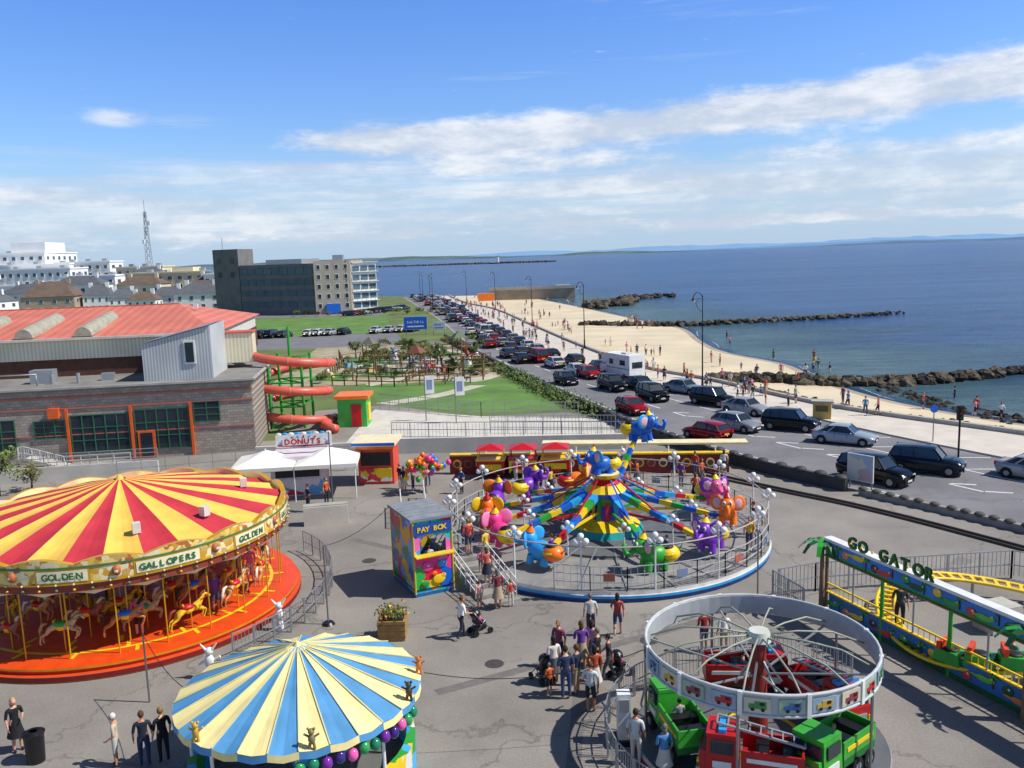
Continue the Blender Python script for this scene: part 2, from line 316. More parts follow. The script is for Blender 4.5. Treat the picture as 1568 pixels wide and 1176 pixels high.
sheet('lawn',[(-80,238),(-33,230),(-24.5,178),(-52,172),(-75,180)],.006,grass2)
sheet('minigolf_gravel',[(-30,104),(-14,103),(0,107),(-8,150),(-24,152),(-34,150)],.005,gravel)
sheet('minigolf_lawn',[(-19,104),(-14,89.5),(-4,82),(4.6,82),(4.2,93),(.5,106),(-6,103)],.007,grass2)
for q in ([(-20,112),(-15,110),(-13,115),(-18,118)],[(-7,116),(-3.5,113),(-4,121),(-9,122)],[(-26,125),(-18,122),(-17,130),(-25,134)],[(-13,132),(-7,129),(-9,140),(-15,142)],[(-26,108),(-21,107),(-21,114),(-26,117)]):sheet('putting_green',q,.010,M('#4f7a38',.9,0,.2,.5))
sheet('car_park',[(-60,172),(-24,178),(-20,160),(-8,151),(-45,150)],.009,asph2)
sheet('forecourt',[(-90,255),(-42,262),(-33,232),(-82,240)],.009,asph2)
sheet('concrete_apron',[(-14,86),(-3,80),(8,77),(9,66),(-14,66)],.008,lconc)
cp=M('#bdb6a4',.9,0,.1,.5)
strip('garden_path',[(-18,104),(-12,110),(-5,106),(-2,116),(-6,130),(-12,140)],[(-17,102),(-12,107.5),(-4,103),(0,115.5),(-4.4,131),(-10.5,141)],cp,30,.013)
strip('lawn_path',[(-14.5,89.5),(-9,94),(-5,100)],[(-12.5,88),(-7.5,92.6),(-3,99.5)],cp,14,.012)
pond=M('#3f8fb8',.1,0,.1);
for q in ((-13,118,3,2),(-9,125,2,1.5),(-15,128,3,1.6),(-6,111.5,1.5,1.0),(-20,121,2,2)):
    b=MB();b.lathe([(0,.03),(1,.03),(1.05,.12),(1.25,.12),(1.3,0)],[pond,lconc,lconc,lconc],18)
    for i,v in enumerate(b.v):b.v[i]=(q[0]+v[0]*q[2],q[1]+v[1]*q[3],v[2])
    b.obj('pond')
def ridge(name,x0,x1,y,h,seed,m,n=120,th_=600,edge=.12):
    b=MB();vs=[]
    for i in range(n+1):
        t=i/n;x=x0+(x1-x0)*t;e=min(1,t/edge,(1-t)/edge);e=e*e*(3-2*e)
        z=h*e*(.55+.6*noise.noise(V((t*5,seed,0)))+.25*noise.noise(V((t*17,seed,3)))+.08*noise.noise(V((t*60,seed,3))))
        vs+=[(x,y,-1),(x,y+th_*.4,max(z,.5)*.7),(x,y+th_,max(z,.5))]
    b.add(vs,[(i*3+k,(i+1)*3+k,(i+1)*3+k+1,i*3+k+1) for i in range(n) for k in range(2)],m,True);b.obj(name)
ridge('distant_hills',-3000,22000,24000,340,1.5,M('#7b9fc2',1,0,.05,.0004,spec=0),edge=.25,th_=1500)  # blue haze of distance is put into the hill colour
ridge('distant_hills',2500,30000,17000,180,4.2,M('#6c8eb2',1,0,.05,.0004,spec=0),edge=.3,th_=1200)  # aerial haze mixed into the base colour here too
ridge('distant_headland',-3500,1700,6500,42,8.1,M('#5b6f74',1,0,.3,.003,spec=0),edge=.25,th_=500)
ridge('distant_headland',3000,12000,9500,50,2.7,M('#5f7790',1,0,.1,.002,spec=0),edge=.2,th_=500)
b=MB();
for i in range(70):
    t=i/69;b.box((-330+t*420,1750+30*math.sin(t*4),.5),(9+4*R.random(),8,3+2*R.random()),M('#6b6358',.95),R.random())
b.cyl((-20,1750,2),(-20,1750,13),2.2,white,1.6);b.cyl((-20,1750,13),(-20,1750,16),1.2,dark,.3);b.box((-30,1750,4),(14,7,5),white);b.obj('causeway_with_lighthouse')
rockm=M('#5a5142',.95,0,.3,1.2,.5);rockd=M('#332e27',.95,0,.3,1.2,.5)
def rock(b,c,r,m):
    s=R.random()*50;n=7;h=5;vs=[]
    q=Matrix.Rotation(R.random()*6,3,'Z')
    for i in range(h+1):
        t=math.pi*i/h
        for j in range(n):
            u=2*math.pi*j/n;d=V((math.sin(t)*math.cos(u),math.sin(t)*math.sin(u),math.cos(t)*.75));k=.75+.55*noise.noise(d*1.3+V((s,s,0)))
            vs.append(V(c)+q@(d*r*k*1.2))
    b.add(vs,[(i*n+j,(i+1)*n+j,(i+1)*n+(j+1)%n,i*n+(j+1)%n) for i in range(h) for j in range(n)],m)
def breakwater(name,pts,wd,r,cnt,z=-.3):
    b=MB();P=resamp(pts,cnt)
    for i,q in enumerate(P):
        ft=1-.55*(i/cnt)
        for k in range(3):
            x=(R.random()-.5)*wd;rock(b,(q.x+(R.random()-.5)*r*2,q.y+x,z+.5*(1-abs(x)/wd*2)*r*ft),r*(.45+.75*R.random())*ft,rockm if R.random()<.6 else rockd)
    b.obj(name)
breakwater('rock_breakwater',[(15.5,184),(25,180),(37.5,176.5),(57.4,180),(74,185),(86,190)],4,.9,100)
breakwater('rock_breakwater',[(23.5,98.6),(29.8,97.8),(36.6,94.8),(44.2,94),(50,95.5),(58.7,98.5),(75,102)],3,.95,120)
breakwater('rock_breakwater',[(24,245),(34,258),(41,285),(55,292)],14,1.9,60)
breakwater('rock_armour',[(24,97.5),(28.6,84.6),(32,77),(35.6,71.6),(40.6,65),(51,49)],1.4,.5,120,-.2)
b=MB()
for i in range(90):
    t=R.random();x=38+R.random()*3;y=92-t*22;rock(b,(x+t*4,y,-.55),.25+.3*R.random(),rockd)
b.obj('seaweed_rocks')
b=MB();b.box((8,305,1.2),(30,10,4),M('#a0907a',.9,0,.2,.3));b.box((8,299.8,3.6),(30,.5,1),concrete);b.box((19,303,3),(5,5,2.4),concrete);b.obj('stone_pier')
# ---------------- skin bodies
def skinm(nodes,edges,sub=1):
    me=bpy.data.meshes.new('s');me.from_pydata([q[0] for q in nodes],edges,[]);o=bpy.data.objects.new('s',me);sc.collection.objects.link(o)
    md=o.modifiers.new('k','SKIN');md.use_smooth_shade=True
    sv=me.skin_vertices[0].data
    for i,q in enumerate(nodes):sv[i].radius=(q[1],q[2] if len(q)>2 else q[1]);sv[i].use_root=(i==0)
    s2=o.modifiers.new('u','SUBSURF');s2.levels=sub;s2.render_levels=sub
    dg=bpy.context.evaluated_depsgraph_get();m=bpy.data.meshes.new_from_object(o.evaluated_get(dg))
    r=([v.co.copy() for v in m.vertices],[list(q.vertices) for q in m.polygons]);bpy.data.objects.remove(o);return r
S=[M('#%s'%c,.8,0,.05,key='slot%d'%i) for i,c in enumerate(('8a2030','2b3a58','c08a6a','2a1a10','1a1a1a'))]
def segd(p,a,b):
    d=b-a;t=max(0,min(1,(p-a).dot(d)/max(1e-9,d.length_squared)));return (p-a-d*t).length
def person(legs,arms,pz=.93,short=False,longh=False,lean=0,skirt=False):
    nd=[((0,0,pz),.15,.115),((0,lean*.3,pz+.16),.135,.105),((0,lean*.8,pz+.38),.165,.115),((0,lean,pz+.50),.08,.065),((0,lean+.01,pz+.57),.052,.052)]
    ed=[(0,1),(1,2),(2,3),(3,4)];bones=[(0,2,0),(2,3,0),(3,4,2)]
    for sx,(k,a) in zip((-1,1),legs):
        i=len(nd);nd+=[((sx*.095,0,pz-.05),.098),((sx*.105,k[0],k[1]),.068),((sx*.105,a[0],a[1]),.044),((sx*.115,a[0]+.13,a[1]-.045),.038)]
        ed+=[(0,i),(i,i+1),(i+1,i+2),(i+2,i+3)];bones+=[(i,i+1,1),(i+1,i+2,2 if short else 1),(i+2,i+3,4)]
    hands=[]
    for sx,(e,wr) in zip((-1,1),arms):
        i=len(nd);nd+=[((sx*.19,lean*.95,pz+.455),.062),((sx*(e[0]+.02),e[1],e[2]),.046),((sx*(wr[0]+.02),wr[1],wr[2]),.03)]
        E_=V(nd[i+1][0]);W_=V(nd[i+2][0]);d=(W_-E_).normalized();nd.append((tuple(W_+d*.07),.035,.02))
        ed+=[(2,i),(i,i+1),(i+1,i+2),(i+2,i+3)];bones+=[(i,i+1,0),(i+1,i+2,2),(i+2,i+3,2)];hands.append((W_+d*.07,d,sx))
    vs,fs=skinm(nd,ed);P=[V(q[0]) for q in nd];b=MB()
    def mf(k):
        c=sum((vs[q] for q in fs[k]),V())/len(fs[k]);best=min(bones,key=lambda t:segd(c,P[t[0]],P[t[1]]))
        if best[2]==0 and c.z<pz-.0 and best[0]==0:return S[1]
        return S[best[2]]
    for m in S:b.mi(m)
    b.add(vs,fs,mf,True)
    hc=V((0,lean+.025,pz+.69))
    b.sph(hc,(.078,.095,.118),S[2],12);b.sph(hc+V((0,-.018,.025)),(.088,.095,.11),S[3],12)
    if longh:b.sph(hc+V((0,-.06,-.08)),(.085,.055,.16),S[3],8)
    b.cyl(hc+V((0,.085,-.0)),hc+V((0,.115,-.025)),.008,S[2],.016,5);b.box(hc+V((0,.088,-.055)),(.045,.012,.012),M('#8a3a34'))
    for sx in(-1,1):
        b.sph(hc+V((sx*.03,.085,.005)),(.013,.01,.009),white,6);b.sph(hc+V((sx*.03,.093,.005)),.006,black,5);b.sph(hc+V((sx*.08,0,-.01)),(.012,.022,.03),S[2],6)
    for c,d,sx in hands:
        a=d.cross(V((1,0,0)));a=a.normalized() if a.length>.1 else V((0,0,1))
        for k,L in enumerate((.065,.08,.074,.058)):
            r=c+a*(k-1.5)*.018+d*.01;q=r+d*L*.55;b.cyl(r,q,.009,S[2],.008,5);b.cyl(q,q+(d+V((-sx*.5,0,0))).normalized()*L*.5,.008,S[2],.006,5)
        b.cyl(c-d*.03+a*.02,c+a*.055+d*.01,.011,S[2],.008,5)
    if skirt:b.lathe([(.14,pz+.08),(.2,pz-.2),(.26,pz-.42)],S[1],12,sm=True)
    return b.mesh('person_body')
st_arm=[((.23,-.02,1.13),(.24,.07,.88))]*2
PM={'stand':person([((.02,.5),(0,.09)),((0,.5),(-.03,.09))],st_arm),
'standw':person([((.02,.5),(0,.09)),((.03,.5),(0,.09))],[((.22,0,1.14),(.12,.2,1.12)),((.22,-.02,1.12),(.22,.06,.88))],longh=True,short=True,skirt=True),
'shorts':person([((.02,.5),(0,.09)),((.05,.5),(.03,.09))],[((.24,-.04,1.13),(.2,.16,1.0)),((.23,0,1.12),(.22,.1,.88))],short=True),
'walk':person([((.17,.53),(.22,.09)),((-.02,.5),(-.27,.16))],[((.23,-.13,1.15),(.22,-.12,.92)),((.23,.1,1.14),(.2,.28,.98))],lean=.03),
'walkw':person([((-.02,.5),(-.25,.15)),((.16,.53),(.2,.09))],[((.23,.1,1.15),(.2,.28,1.0)),((.23,-.13,1.14),(.23,-.14,.9))],short=True,longh=True),
'push':person([((.16,.53),(.2,.09)),((-.02,.5),(-.25,.15))],[((.24,.08,1.12),(.2,.36,1.05))]*2,lean=.08),
'sit':person([((.4,.5),(.42,.1)),((.4,.5),(.44,.1))],[((.22,.1,.72),(.15,.3,.66))]*2,pz=.5)}
TOP=['#1c1c22','#c9c9c6','#b53a2a','#2c4a86','#6a3a8a','#d06a8a','#d8b23a','#3a7a5a','#202a44','#8f9294','#c75a20','#e0e0dc','#4a8ac0']
BOT=['#22283a','#2b3a58','#16161a','#a8987a','#5a5a60','#c9c5b8','#3a4a70'];HR=['#2a1a10','#15100c','#5a3a1c','#8a6a3a','#6b6863'];SK=['#c08a6a','#cf9c80','#b57c5c']
def man(k,x,y,z=0,rz=None,s=1,top=None,bot=None,hr=None,name=None):
    mats={0:M(top or R.choice(TOP),.8,0,.05),1:M(bot or R.choice(BOT),.8,0,.05),2:M(R.choice(SK),.55,0,.05),3:M(hr or R.choice(HR),.8,0,.05),4:M(R.choice(['#1a1a1a','#c9c9c6','#3a2a20']),.7)}
    nm=name or ('child' if s<.8 else ('woman' if k in('standw','walkw') else 'man'))
    return put(PM[k],nm,(x,y,z),R.random()*6.28 if rz is None else rz,s*R.uniform(.97,1.05),mats=mats)
# ---------------- vehicles
paintslot=M('#7a0f14',.22,0,.03,key='carpaint')
def carm(L=4.2,W=1.76,hood=.92,roof=1.46,kind='hatch'):
    b=MB();b.mi(paintslot);h=L/2
    if kind=='hatch':st=[(-h,.55,.82,.80),(-h+.12,.32,.98,.93),(-h+.7,.2,1.0,1),(-.3,.2,.98,1),(h-1.35,.2,.95,1),(h-.5,.22,.80,.96),(h-.1,.3,.66,.84),(h,.42,.55,.72)];gh=[(-h+.10,.98),(-h+.55,roof-.06),(.35,roof),(h-1.25,.94)]
    elif kind=='suv':st=[(-h,.6,.95,.86),(-h+.1,.38,1.1,.95),(-h+.7,.28,1.12,1),(-.3,.28,1.1,1),(h-1.25,.28,1.07,1),(h-.4,.3,.98,.97),(h-.08,.4,.82,.87),(h,.5,.7,.78)];gh=[(-h+.06,1.1),(-h+.35,roof-.05),(.5,roof),(h-1.2,1.06)]
    elif kind=='saloon':st=[(-h,.55,.85,.82),(-h+.12,.34,.97,.93),(-h+.8,.2,.99,1),(-.3,.2,.96,1),(h-1.4,.2,.93,1),(h-.5,.22,.78,.96),(h-.1,.3,.66,.84),(h,.42,.56,.72)];gh=[(-h+.55,.98),(-h+1.25,roof-.04),(.3,roof),(h-1.4,.92)]
    else:st=[(-h,.5,1.15,.94),(-h+.1,.34,1.2,.98),(-h+.7,.3,1.2,1),(0,.3,1.2,1),(h-1.1,.3,1.12,1),(h-.4,.3,1.0,.97),(h-.08,.4,.85,.88),(h,.5,.7,.8)];gh=[(-h+.03,1.2),(-h+.14,roof-.03),(.9,roof),(h-1.0,1.12)]
    w=W/2;vs=[]
    for y,z0,z1,k in st:
        a=w*k;vs+=[(-a*.9,y,z0),(-a,y,z0+(z1-z0)*.35),(-a*.985,y,z0+(z1-z0)*.75),(-a*.88,y,z1),(-a*.45,y,z1+.035),(a*.45,y,z1+.035),(a*.88,y,z1),(a*.985,y,z0+(z1-z0)*.75),(a,y,z0+(z1-z0)*.35),(a*.9,y,z0)]
    n=10;fs=[(i*n+j,i*n+j+1,(i+1)*n+j+1,(i+1)*n+j) for i in range(len(st)-1) for j in range(n-1)]
    fs+=[tuple(range(n)),tuple(range(len(st)*n-1,(len(st)-1)*n-1,-1))];b.add(vs,fs,paintslot,True)
    wb=w*.87;wt=w*.70
    g=[(gh[0][0],gh[0][1],wb),(gh[1][0],gh[1][1],wt),(gh[2][0],gh[2][1],wt),(gh[3][0],gh[3][1],wb)]
    P=[[(sx*q[2],q[0],q[1]) for q in g] for sx in(-1,1)]
    b.poly(P[0],glass);b.poly(P[1][::-1],glass);b.poly([P[0][3],P[1][3],P[1][2],P[0][2]],glass);b.poly([P[0][0],P[0][1],P[1][1],P[1][0]],glass)
    yr0,yr1=g[1][0],g[2][0];zz=roof
    ys=[yr0-.08,yr0+.1,(yr0+yr1)/2,yr1-.1,yr1+.08];zs=[g[1][1]-.03,g[1][1]+.02,zz+.03,zz+.02,zz-.04];vs=[]
    for y,z in zip(ys,zs):vs+=[(-wt-.02,y,z-.03),(-wt*.8,y,z+.01),(wt*.8,y,z+.01),(wt+.02,y,z-.03)]
    b.add(vs,[(i*4+k,i*4+k+1,i*4+k+5,i*4+k+4) for i in range(4) for k in range(3)],paintslot,True)
    for sx in(-1,1):
        for a,c in((0,1),(3,2)):b.beam(V(P[(sx+1)//2][a])+V((sx*.01,0,0)),V(P[(sx+1)//2][c])+V((sx*.01,0,0)),.05,.09,paintslot)
        m=V((sx*(wb+.005),(g[0][0]+g[3][0])/2-.05,(g[0][1]+g[3][1])/2));t=V((sx*(wt+.01),(yr0+yr1)/2-.05,zz-.03));b.beam(m,t,.05,.09,dark)
        if kind!='van':b.beam(V((sx*(wb+.005),g[0][0]+.7,g[0][1])),V((sx*(wt+.01),g[1][0]+.45,g[1][1]-.03)),.05,.08,paintslot)
        b.sph((sx*(w+.08),gh[3][0]-.25,gh[3][1]+.05),(.1,.07,.07),paintslot,6)
        b.box((sx*w*.62,h-.13,st[-1][2]+.03),(.36,.2,.13),M('#dfe3e6',.1));b.box((sx*w*.78,-h+.05,.86 if kind!='van' else 1.0),(.2,.12,.24),M('#a01010',.2))
        for y in(-h+.78,h-.82):
            r=.31 if kind=='hatch' or kind=='saloon' else .36
            b.cyl((sx*(w-.24),y,r),(sx*(w+.005),y,r),r,rubber,n=14);b.cyl((sx*w,y,r),(sx*(w+.02),y,r),r*.62,metal,r*.5,10)
            b.cyl((sx*(w-.3),y,r+.02),(sx*(w-.0),y,r+.02),r+.06,black,n=14)  # black disc behind the tyre paints the shade inside the wheel arch
        b.beam((sx*(w+.004),.35,.55),(sx*(w+.004),.35,.9),.02,.015,black);b.beam((sx*(w+.004),-.55,.55),(sx*(w+.004),-.55,.9),.02,.015,black)
    b.box((0,h-.02,.42),(W*.6,.08,.18),black);b.box((0,h+.02,.45),(.5,.02,.11),white);b.box((0,-h-.01,.7),(.5,.03,.11),M('#d8c850'));b.box((0,0,.25),(W*.8,L*.9,.2),black)
    return b.mesh('car_body')
CM={'hatch':carm(),'suv':carm(4.5,1.85,1.05,1.72,'suv'),'saloon':carm(4.6,1.8,.9,1.43,'saloon'),'van':carm(4.9,1.95,1.1,2.0,'van')}
def car(k,x,y,d,col,name='parked_car',z=.012):
    return put(CM[k],name,(x,y,z),math.atan2(-d[0],d[1]),mats={0:M(col,.2,.25,.03)})
near=[('hatch',6.3,98.6,'#1b1d22'),('hatch',9.4,103,'#a31820'),('suv',11,93.2,'#15171c'),('saloon',14.1,93,'#2a3038'),('suv',14.2,85.9,'#101114'),('saloon',18.2,89.6,'#7c8c98'),
('suv',19.4,82,'#0e0f12'),('saloon',21.3,77,'#9a9da0'),('hatch',18.6,69.9,'#8d9194'),('suv',22.9,69.4,'#0d0e12'),('saloon',25.2,63.9,'#9da7b0'),('hatch',15.4,67.0,'#9a1218'),('hatch',11.2,79.2,'#9c1015'),('suv',27.1,54.9,'#14202e'),('suv',22.9,53,'#0d0e10'),('saloon',32.8,52.2,'#a0a3a4')]
for k,x,y,c in near:
    d=(.62,-.78) if x>17 else (.33,-.94)
    if x==15.4:d=(-.55,.83)
    if (x,y) in((25.2,63.9),(22.9,69.4),(27.1,54.9)):d=(.82,-.57)
    car(k,x,y,d,c)
CC=['#d9dcde','#8d9194','#1b1d22','#2a3a5c','#a31820','#e0e0dc','#44484c','#16263c','#b0b4b6','#c9ccce']
for fr,st_ in((.30,120),(.56,106),(.9,108)):
    y=st_;i=398
    while i>4:
        q=lane(fr,i)
        if q.y>y:
            d=(lane(fr,i-1)-lane(fr,min(399,i+1))).normalized()
            if not(fr==.30 and R.random()<.45):car(R.choice(['hatch','suv','saloon','hatch','van'] if R.random()<.4 else ['hatch','saloon']),q.x,q.y,(d.x,d.y),R.choice(CC),'car')
            y=q.y+5.6+R.random()*2.2*(1 if fr>.4 else 4)
        i-=1
for i in range(15):
    if i in(4,9,10):continue
    car(R.choice(['hatch','saloon','suv']),-53+i*2.3+R.random()*.6,173.5+i*.35,(.25+.05*R.random(),1),R.choice(CC))
for i in range(12):car(R.choice(['hatch','saloon']),-44+i*1.1,236+i*2.2-(i%3),(1,.3),R.choice(CC))
b=MB();b.box((0,-.5,1.75),(2.2,5.2,2.4),white);b.box((0,2.3,2.3),(2.1,1.4,1.1),white,rm=Matrix.Rotation(-.25,3,'X'));b.box((0,2.6,1.0),(2.0,1.9,1.0),white,tp=.92);b.box((0,2.75,1.7),(1.85,1.1,.55),glass,tp=.85)
for sx in(-1,1):
    b.box((sx*1.11,-1.6,2.0),(.04,1.1,.6),glass);b.box((sx*1.11,.8,2.0),(.04,.8,.6),glass);b.box((sx*1.11,-.6,1.3),(.03,4.8,.12),M('#7a8ca0'))
    for y in(-1.9,2.4):b.cyl((sx*.85,y,.36),(sx*1.1,y,.36),.36,rubber,n=12);b.cyl((sx*1.1,y,.36),(sx*1.12,y,.36),.2,metal)
b.box((0,-1,3.05),(1,1,.15),offw);b.box((0,-3.12,1.8),(1.4,.05,.7),glass);b.obj('motorhome',loc=(13.4,102.5,0),rz=math.radians(26))
# ---------------- street lamps
def lampm():
    b=MB();b.cyl((0,0,0),(0,0,1.2),.16,dark,.12);b.cyl((0,0,1.2),(0,0,9.3),.09,dark,.05);b.sph((0,0,1.25),.16,dark)
    b.tube([(0,0,9.2),(0,0,9.9),(-.25,0,10.35),(-.7,0,10.4),(-1.0,0,10.1),(-1.0,0,9.9)],.045,dark)
    b.tube([(0,0,8.4),(-.5,0,8.7),(-.75,0,9.3),(-.5,0,9.8),(0,0,9.7)],.03,dark);b.cyl((-1,0,9.9),(-1,0,9.6),.09,dark,.26);b.sph((-1,0,9.52),(.22,.22,.16),offw);b.sph((0,0,10.0),.1,dark);return b.mesh('street_lamp')
LM=lampm()
for x,y in((20.2,89.9),(11.6,134.2),(4.7,180.8),(-3.9,239.9),(-14,283)):put(LM,'street_lamp',(x,y,.13),.2)
for x,y in((-24,270),(-30,300),(-46,300),(-22,240),(-34,330)):put(LM,'street_lamp',(x,y,0),1.5)
# ---------------- promenade people
AR=resamp(roadR,200);AW=resamp(wallp,200)
for i in range(120):
    t=int(R.random()**.8*150)+10 ;t=min(195,t);q=AR[t].lerp(AW[t],R.uniform(.15,.9))
    if q.y<58:continue
    man(R.choice(['stand','standw','shorts','walk','walkw']),q.x,q.y,.13,s=R.choice([1,1,1,.95,.65]),name='person')
for x,y in((30.9,73.9),(31.9,73.6),(30.6,77),(24.6,86.8),(24,87.5),(31.3,80)):man(R.choice(['walk','walkw','stand']),x,y,.13)
BS=resamp(seaw,200)
def crowd(t0,t1,k):
    i=0
    while i<k:
        t=R.uniform(t0,t1);f=R.uniform(.08,1.02)
        for _ in range(R.choice([1,2,3,4])):
            tt=int(min(198,max(0,t+R.gauss(0,1))));q=AW[tt].lerp(BS[tt],f);i+=1
            man(R.choice(['shorts','walkw','stand','standw','shorts']),q.x+R.gauss(0,.7),q.y+R.gauss(0,.9),-.1-.4*min(1,f),s=R.choice([1,.95,.85,.62]),name='person',top=R.choice(['#c08a6a','#b53a2a','#1c1c22','#2c4a86','#e0e0dc','#d06a8a']))
crowd(5,70,55);crowd(70,150,50);crowd(150,172,6)
for x,y in((39,108),(38.2,107.5),(40,112),(42,118),(37,120),(36,140),(38,150),(39,104),(44,84)):man('shorts',x,y,-.95)
# ---------------- leisure centre
lc=empty('leisure_centre_building',(-20.9,68.1,0),math.radians(8))
dbr=M('#5c3c30',.9,0,.2,2);cladding=bpy.data.materials.new('corrugated');cladding.use_nodes=True
def corr(m,c0,c1,sc_,ax=0):
    n=m.node_tree.nodes;l=m.node_tree.links;b=n['Principled BSDF'];tc=n.new('ShaderNodeTexCoord');wv=n.new('ShaderNodeTexWave');wv.inputs['Scale'].default_value=sc_;wv.bands_direction='XYZ'[ax];wv.inputs['Distortion'].default_value=0
    l.new(tc.outputs['Object'],wv.inputs['Vector']);r=n.new('ShaderNodeValToRGB');r.color_ramp.elements[0].color=lin(c0);r.color_ramp.elements[1].color=lin(c1);l.new(wv.outputs['Fac'],r.inputs[0])
    z=n.new('ShaderNodeTexNoise');z.inputs['Scale'].default_value=.35;z.inputs['Detail'].default_value=6;l.new(tc.outputs['Object'],z.inputs['Vector']);mr=n.new('ShaderNodeMapRange');l.new(z.outputs['Fac'],mr.inputs[0]);mr.inputs[1].default_value=.3;mr.inputs[2].default_value=.7;mr.inputs[3].default_value=.84;mr.inputs[4].default_value=1.06
    s=n.new('ShaderNodeVectorMath');s.operation='SCALE';l.new(r.outputs[0],s.inputs[0]);l.new(mr.outputs[0],s.inputs['Scale']);l.new(s.outputs[0],b.inputs['Base Color'])
    bp=n.new('ShaderNodeBump');bp.inputs['Strength'].default_value=.4;l.new(wv.outputs['Fac'],bp.inputs['Height']);l.new(bp.outputs[0],b.inputs['Normal']);b.inputs['Roughness'].default_value=.55
corr(cladding,'#d6cba8','#efe6cc',1.0)
gclad=bpy.data.materials.new('grey_corrugated');gclad.use_nodes=True;corr(gclad,'#a8acae','#cfd3d3',1.3)
rroof=bpy.data.materials.new('red_roof');rroof.use_nodes=True;corr(rroof,'#cc705a','#d98068',.35)
bm=bpy.data.materials.new('blockwork');bm.use_nodes=True
nn_=bm.node_tree.nodes;ll_=bm.node_tree.links;bb_=nn_['Principled BSDF'];tcx=nn_.new('ShaderNodeTexCoord');bk=nn_.new('ShaderNodeTexBrick')
mp=nn_.new('ShaderNodeMapping');mp.inputs['Rotation'].default_value=(math.pi/2,0,0);ll_.new(tcx.outputs['Object'],mp.inputs[0]);ll_.new(mp.outputs[0],bk.inputs['Vector'])
bk.inputs['Color1'].default_value=lin('#b0a596');bk.inputs['Color2'].default_value=lin('#978c7f');bk.inputs['Mortar'].default_value=lin('#7c7368');bk.inputs['Scale'].default_value=1;bk.inputs['Brick Width'].default_value=.45;bk.inputs['Row Height'].default_value=.22;bk.inputs['Mortar Size'].default_value=.015
ll_.new(bk.outputs['Color'],bb_.inputs['Base Color']);bb_.inputs['Roughness'].default_value=.9
b=MB();b.box((-20,6,2.85),(40,12,5.7),bm);tc_=M('#b8664e',.8);b.box((-20,-.05,4.3),(40.1,.06,.1),tc_);b.box((-20,-.05,5.2),(40.1,.06,.14),tc_);b.box((-20,-.05,2.2),(40.1,.06,.08),tc_);b.obj('walls',lc)
b=MB();b.box((-20,6,5.8),(40.4,12.4,.2),M('#7f7d78',.9,0,.2,.5));b.box((-20,-.25,5.92),(40.6,.2,.16),concrete);b.box((.2,6,5.92),(.2,12.4,.16),concrete)
for x,s in((-17,1.1),(-26,.8),(-12,.6)):b.box((x,4,5.9+s/2),(s*1.6,s,s),steel)
for x in(-14,-16,-30):b.cyl((x,3,5.9),(x,3,6.7),.15,steel)
b.tube([(-22,2.5,5.9),(-22,2.5,6.8),(-17,2.5,6.8),(-17,2.5,5.9)],.06,steel);b.obj('flat_roof',lc)
b=MB();orf=M('#e0601e',.5);gfr=M('#2c6a4a')
for x0,x1,z0,z1 in((-16.6,-14.3,2.0,3.4),(-13.9,-9.6,.7,3.7),(-9.1,-5.0,.7,3.9),(-4.6,-2.6,2.7,4.3),(-30,-24,1,3.6),(-22,-18,1,3.6)):
    b.box(((x0+x1)/2,-.02,(z0+z1)/2),(x1-x0,.1,z1-z0),glass);k=max(1,round((x1-x0)/.9))
    for i in range(k+1):b.box((x0+(x1-x0)*i/k,-.08,(z0+z1)/2),(.07,.08,z1-z0+.1),gfr)
    for j in range(4):b.box(((x0+x1)/2,-.085,z0+(z1-z0)*j/3),(x1-x0,.06,.06),gfr)
for x in(-14.1,-9.35,-4.8):b.box((x,-.12,2.15),(.2,.2,4.2),orf)
b.box((-8.3,-.12,1.1),(1.3,.14,2.2),orf);b.box((-8.3,-.2,1.1),(.9,.04,1.9),glass)
b.box((-15,-.2,4.0),(.8,.4,.8),orf)
b.obj('windows',lc)
b=MB();b.box((-24.5,20,6.8),(41,24,2.2),dbr);b.box((-24.5,7.9,8.25),(41.2,.24,1.7),cladding);b.box((-24.5,20,8.2),(40.8,24,1.6),offw);b.box((-2.5,9,7.7),(3.2,2,2.6),cladding);b.box((-2.5,9,9.05),(3.4,2.2,.12),M('#c9604a'));b.obj('hall_walls',lc)
b=MB();e0=(-46,7.5,9.15);e1=(-3.8,7.5,9.15);r1_=(-10,22,11.2);r2_=(-46,22,11.2);e2=(-3.8,34,9.15);e3=(-46,34,9.15)
b.poly([e0,e1,r1_,r2_],rroof);b.poly([e1,e2,r1_],rroof);b.poly([e2,e3,r2_,r1_],rroof);b.poly([e0,r2_,e3],offw);b.beam(e0,e1,.25,.2,offw)
b.beam(r1_,r2_,.4,.15,M('#b8604c'));b.box((-8,20,11.0),(.4,.4,.4),white)
for x in(-15,-19.8,-24.5,-30):
    rv=[]
    for i in range(9):
        t=math.pi*i/8;rv.append((x+.75*math.cos(t),.8*math.sin(t)))
    vs=[(a,8.0,9.3+c) for a,c in rv]+[(a,16,10.2+c) for a,c in rv];b.add(vs,[(i,i+1,i+10,i+9) for i in range(8)]+[tuple(range(9)),tuple(range(17,8,-1))],M('#a09e8c',.6,0,.2,2))
b.obj('red_roof',lc)
b=MB();vs=[(-8.6,1.8,5.9),(-3.2,1.8,5.9),(-3.2,1.8,10.2),(-8.6,1.8,8.9),(-8.6,8,5.9),(-3.2,8,5.9),(-3.2,8,10.2),(-8.6,8,8.9)]
b.add(vs,[(0,1,2,3),(1,5,6,2),(4,7,6,5),(0,3,7,4)],gclad);b.add([V(v)+V((0,-.15 if v[1]<3 else 0,.06)) for v in vs],[(3,2,6,7)],steel);b.box((-4.9,1.75,8.1),(.9,.1,1.9),white);b.box((-4.9,1.7,8.1),(.65,.1,1.6),glass);b.obj('plant_room',lc)
b=MB()
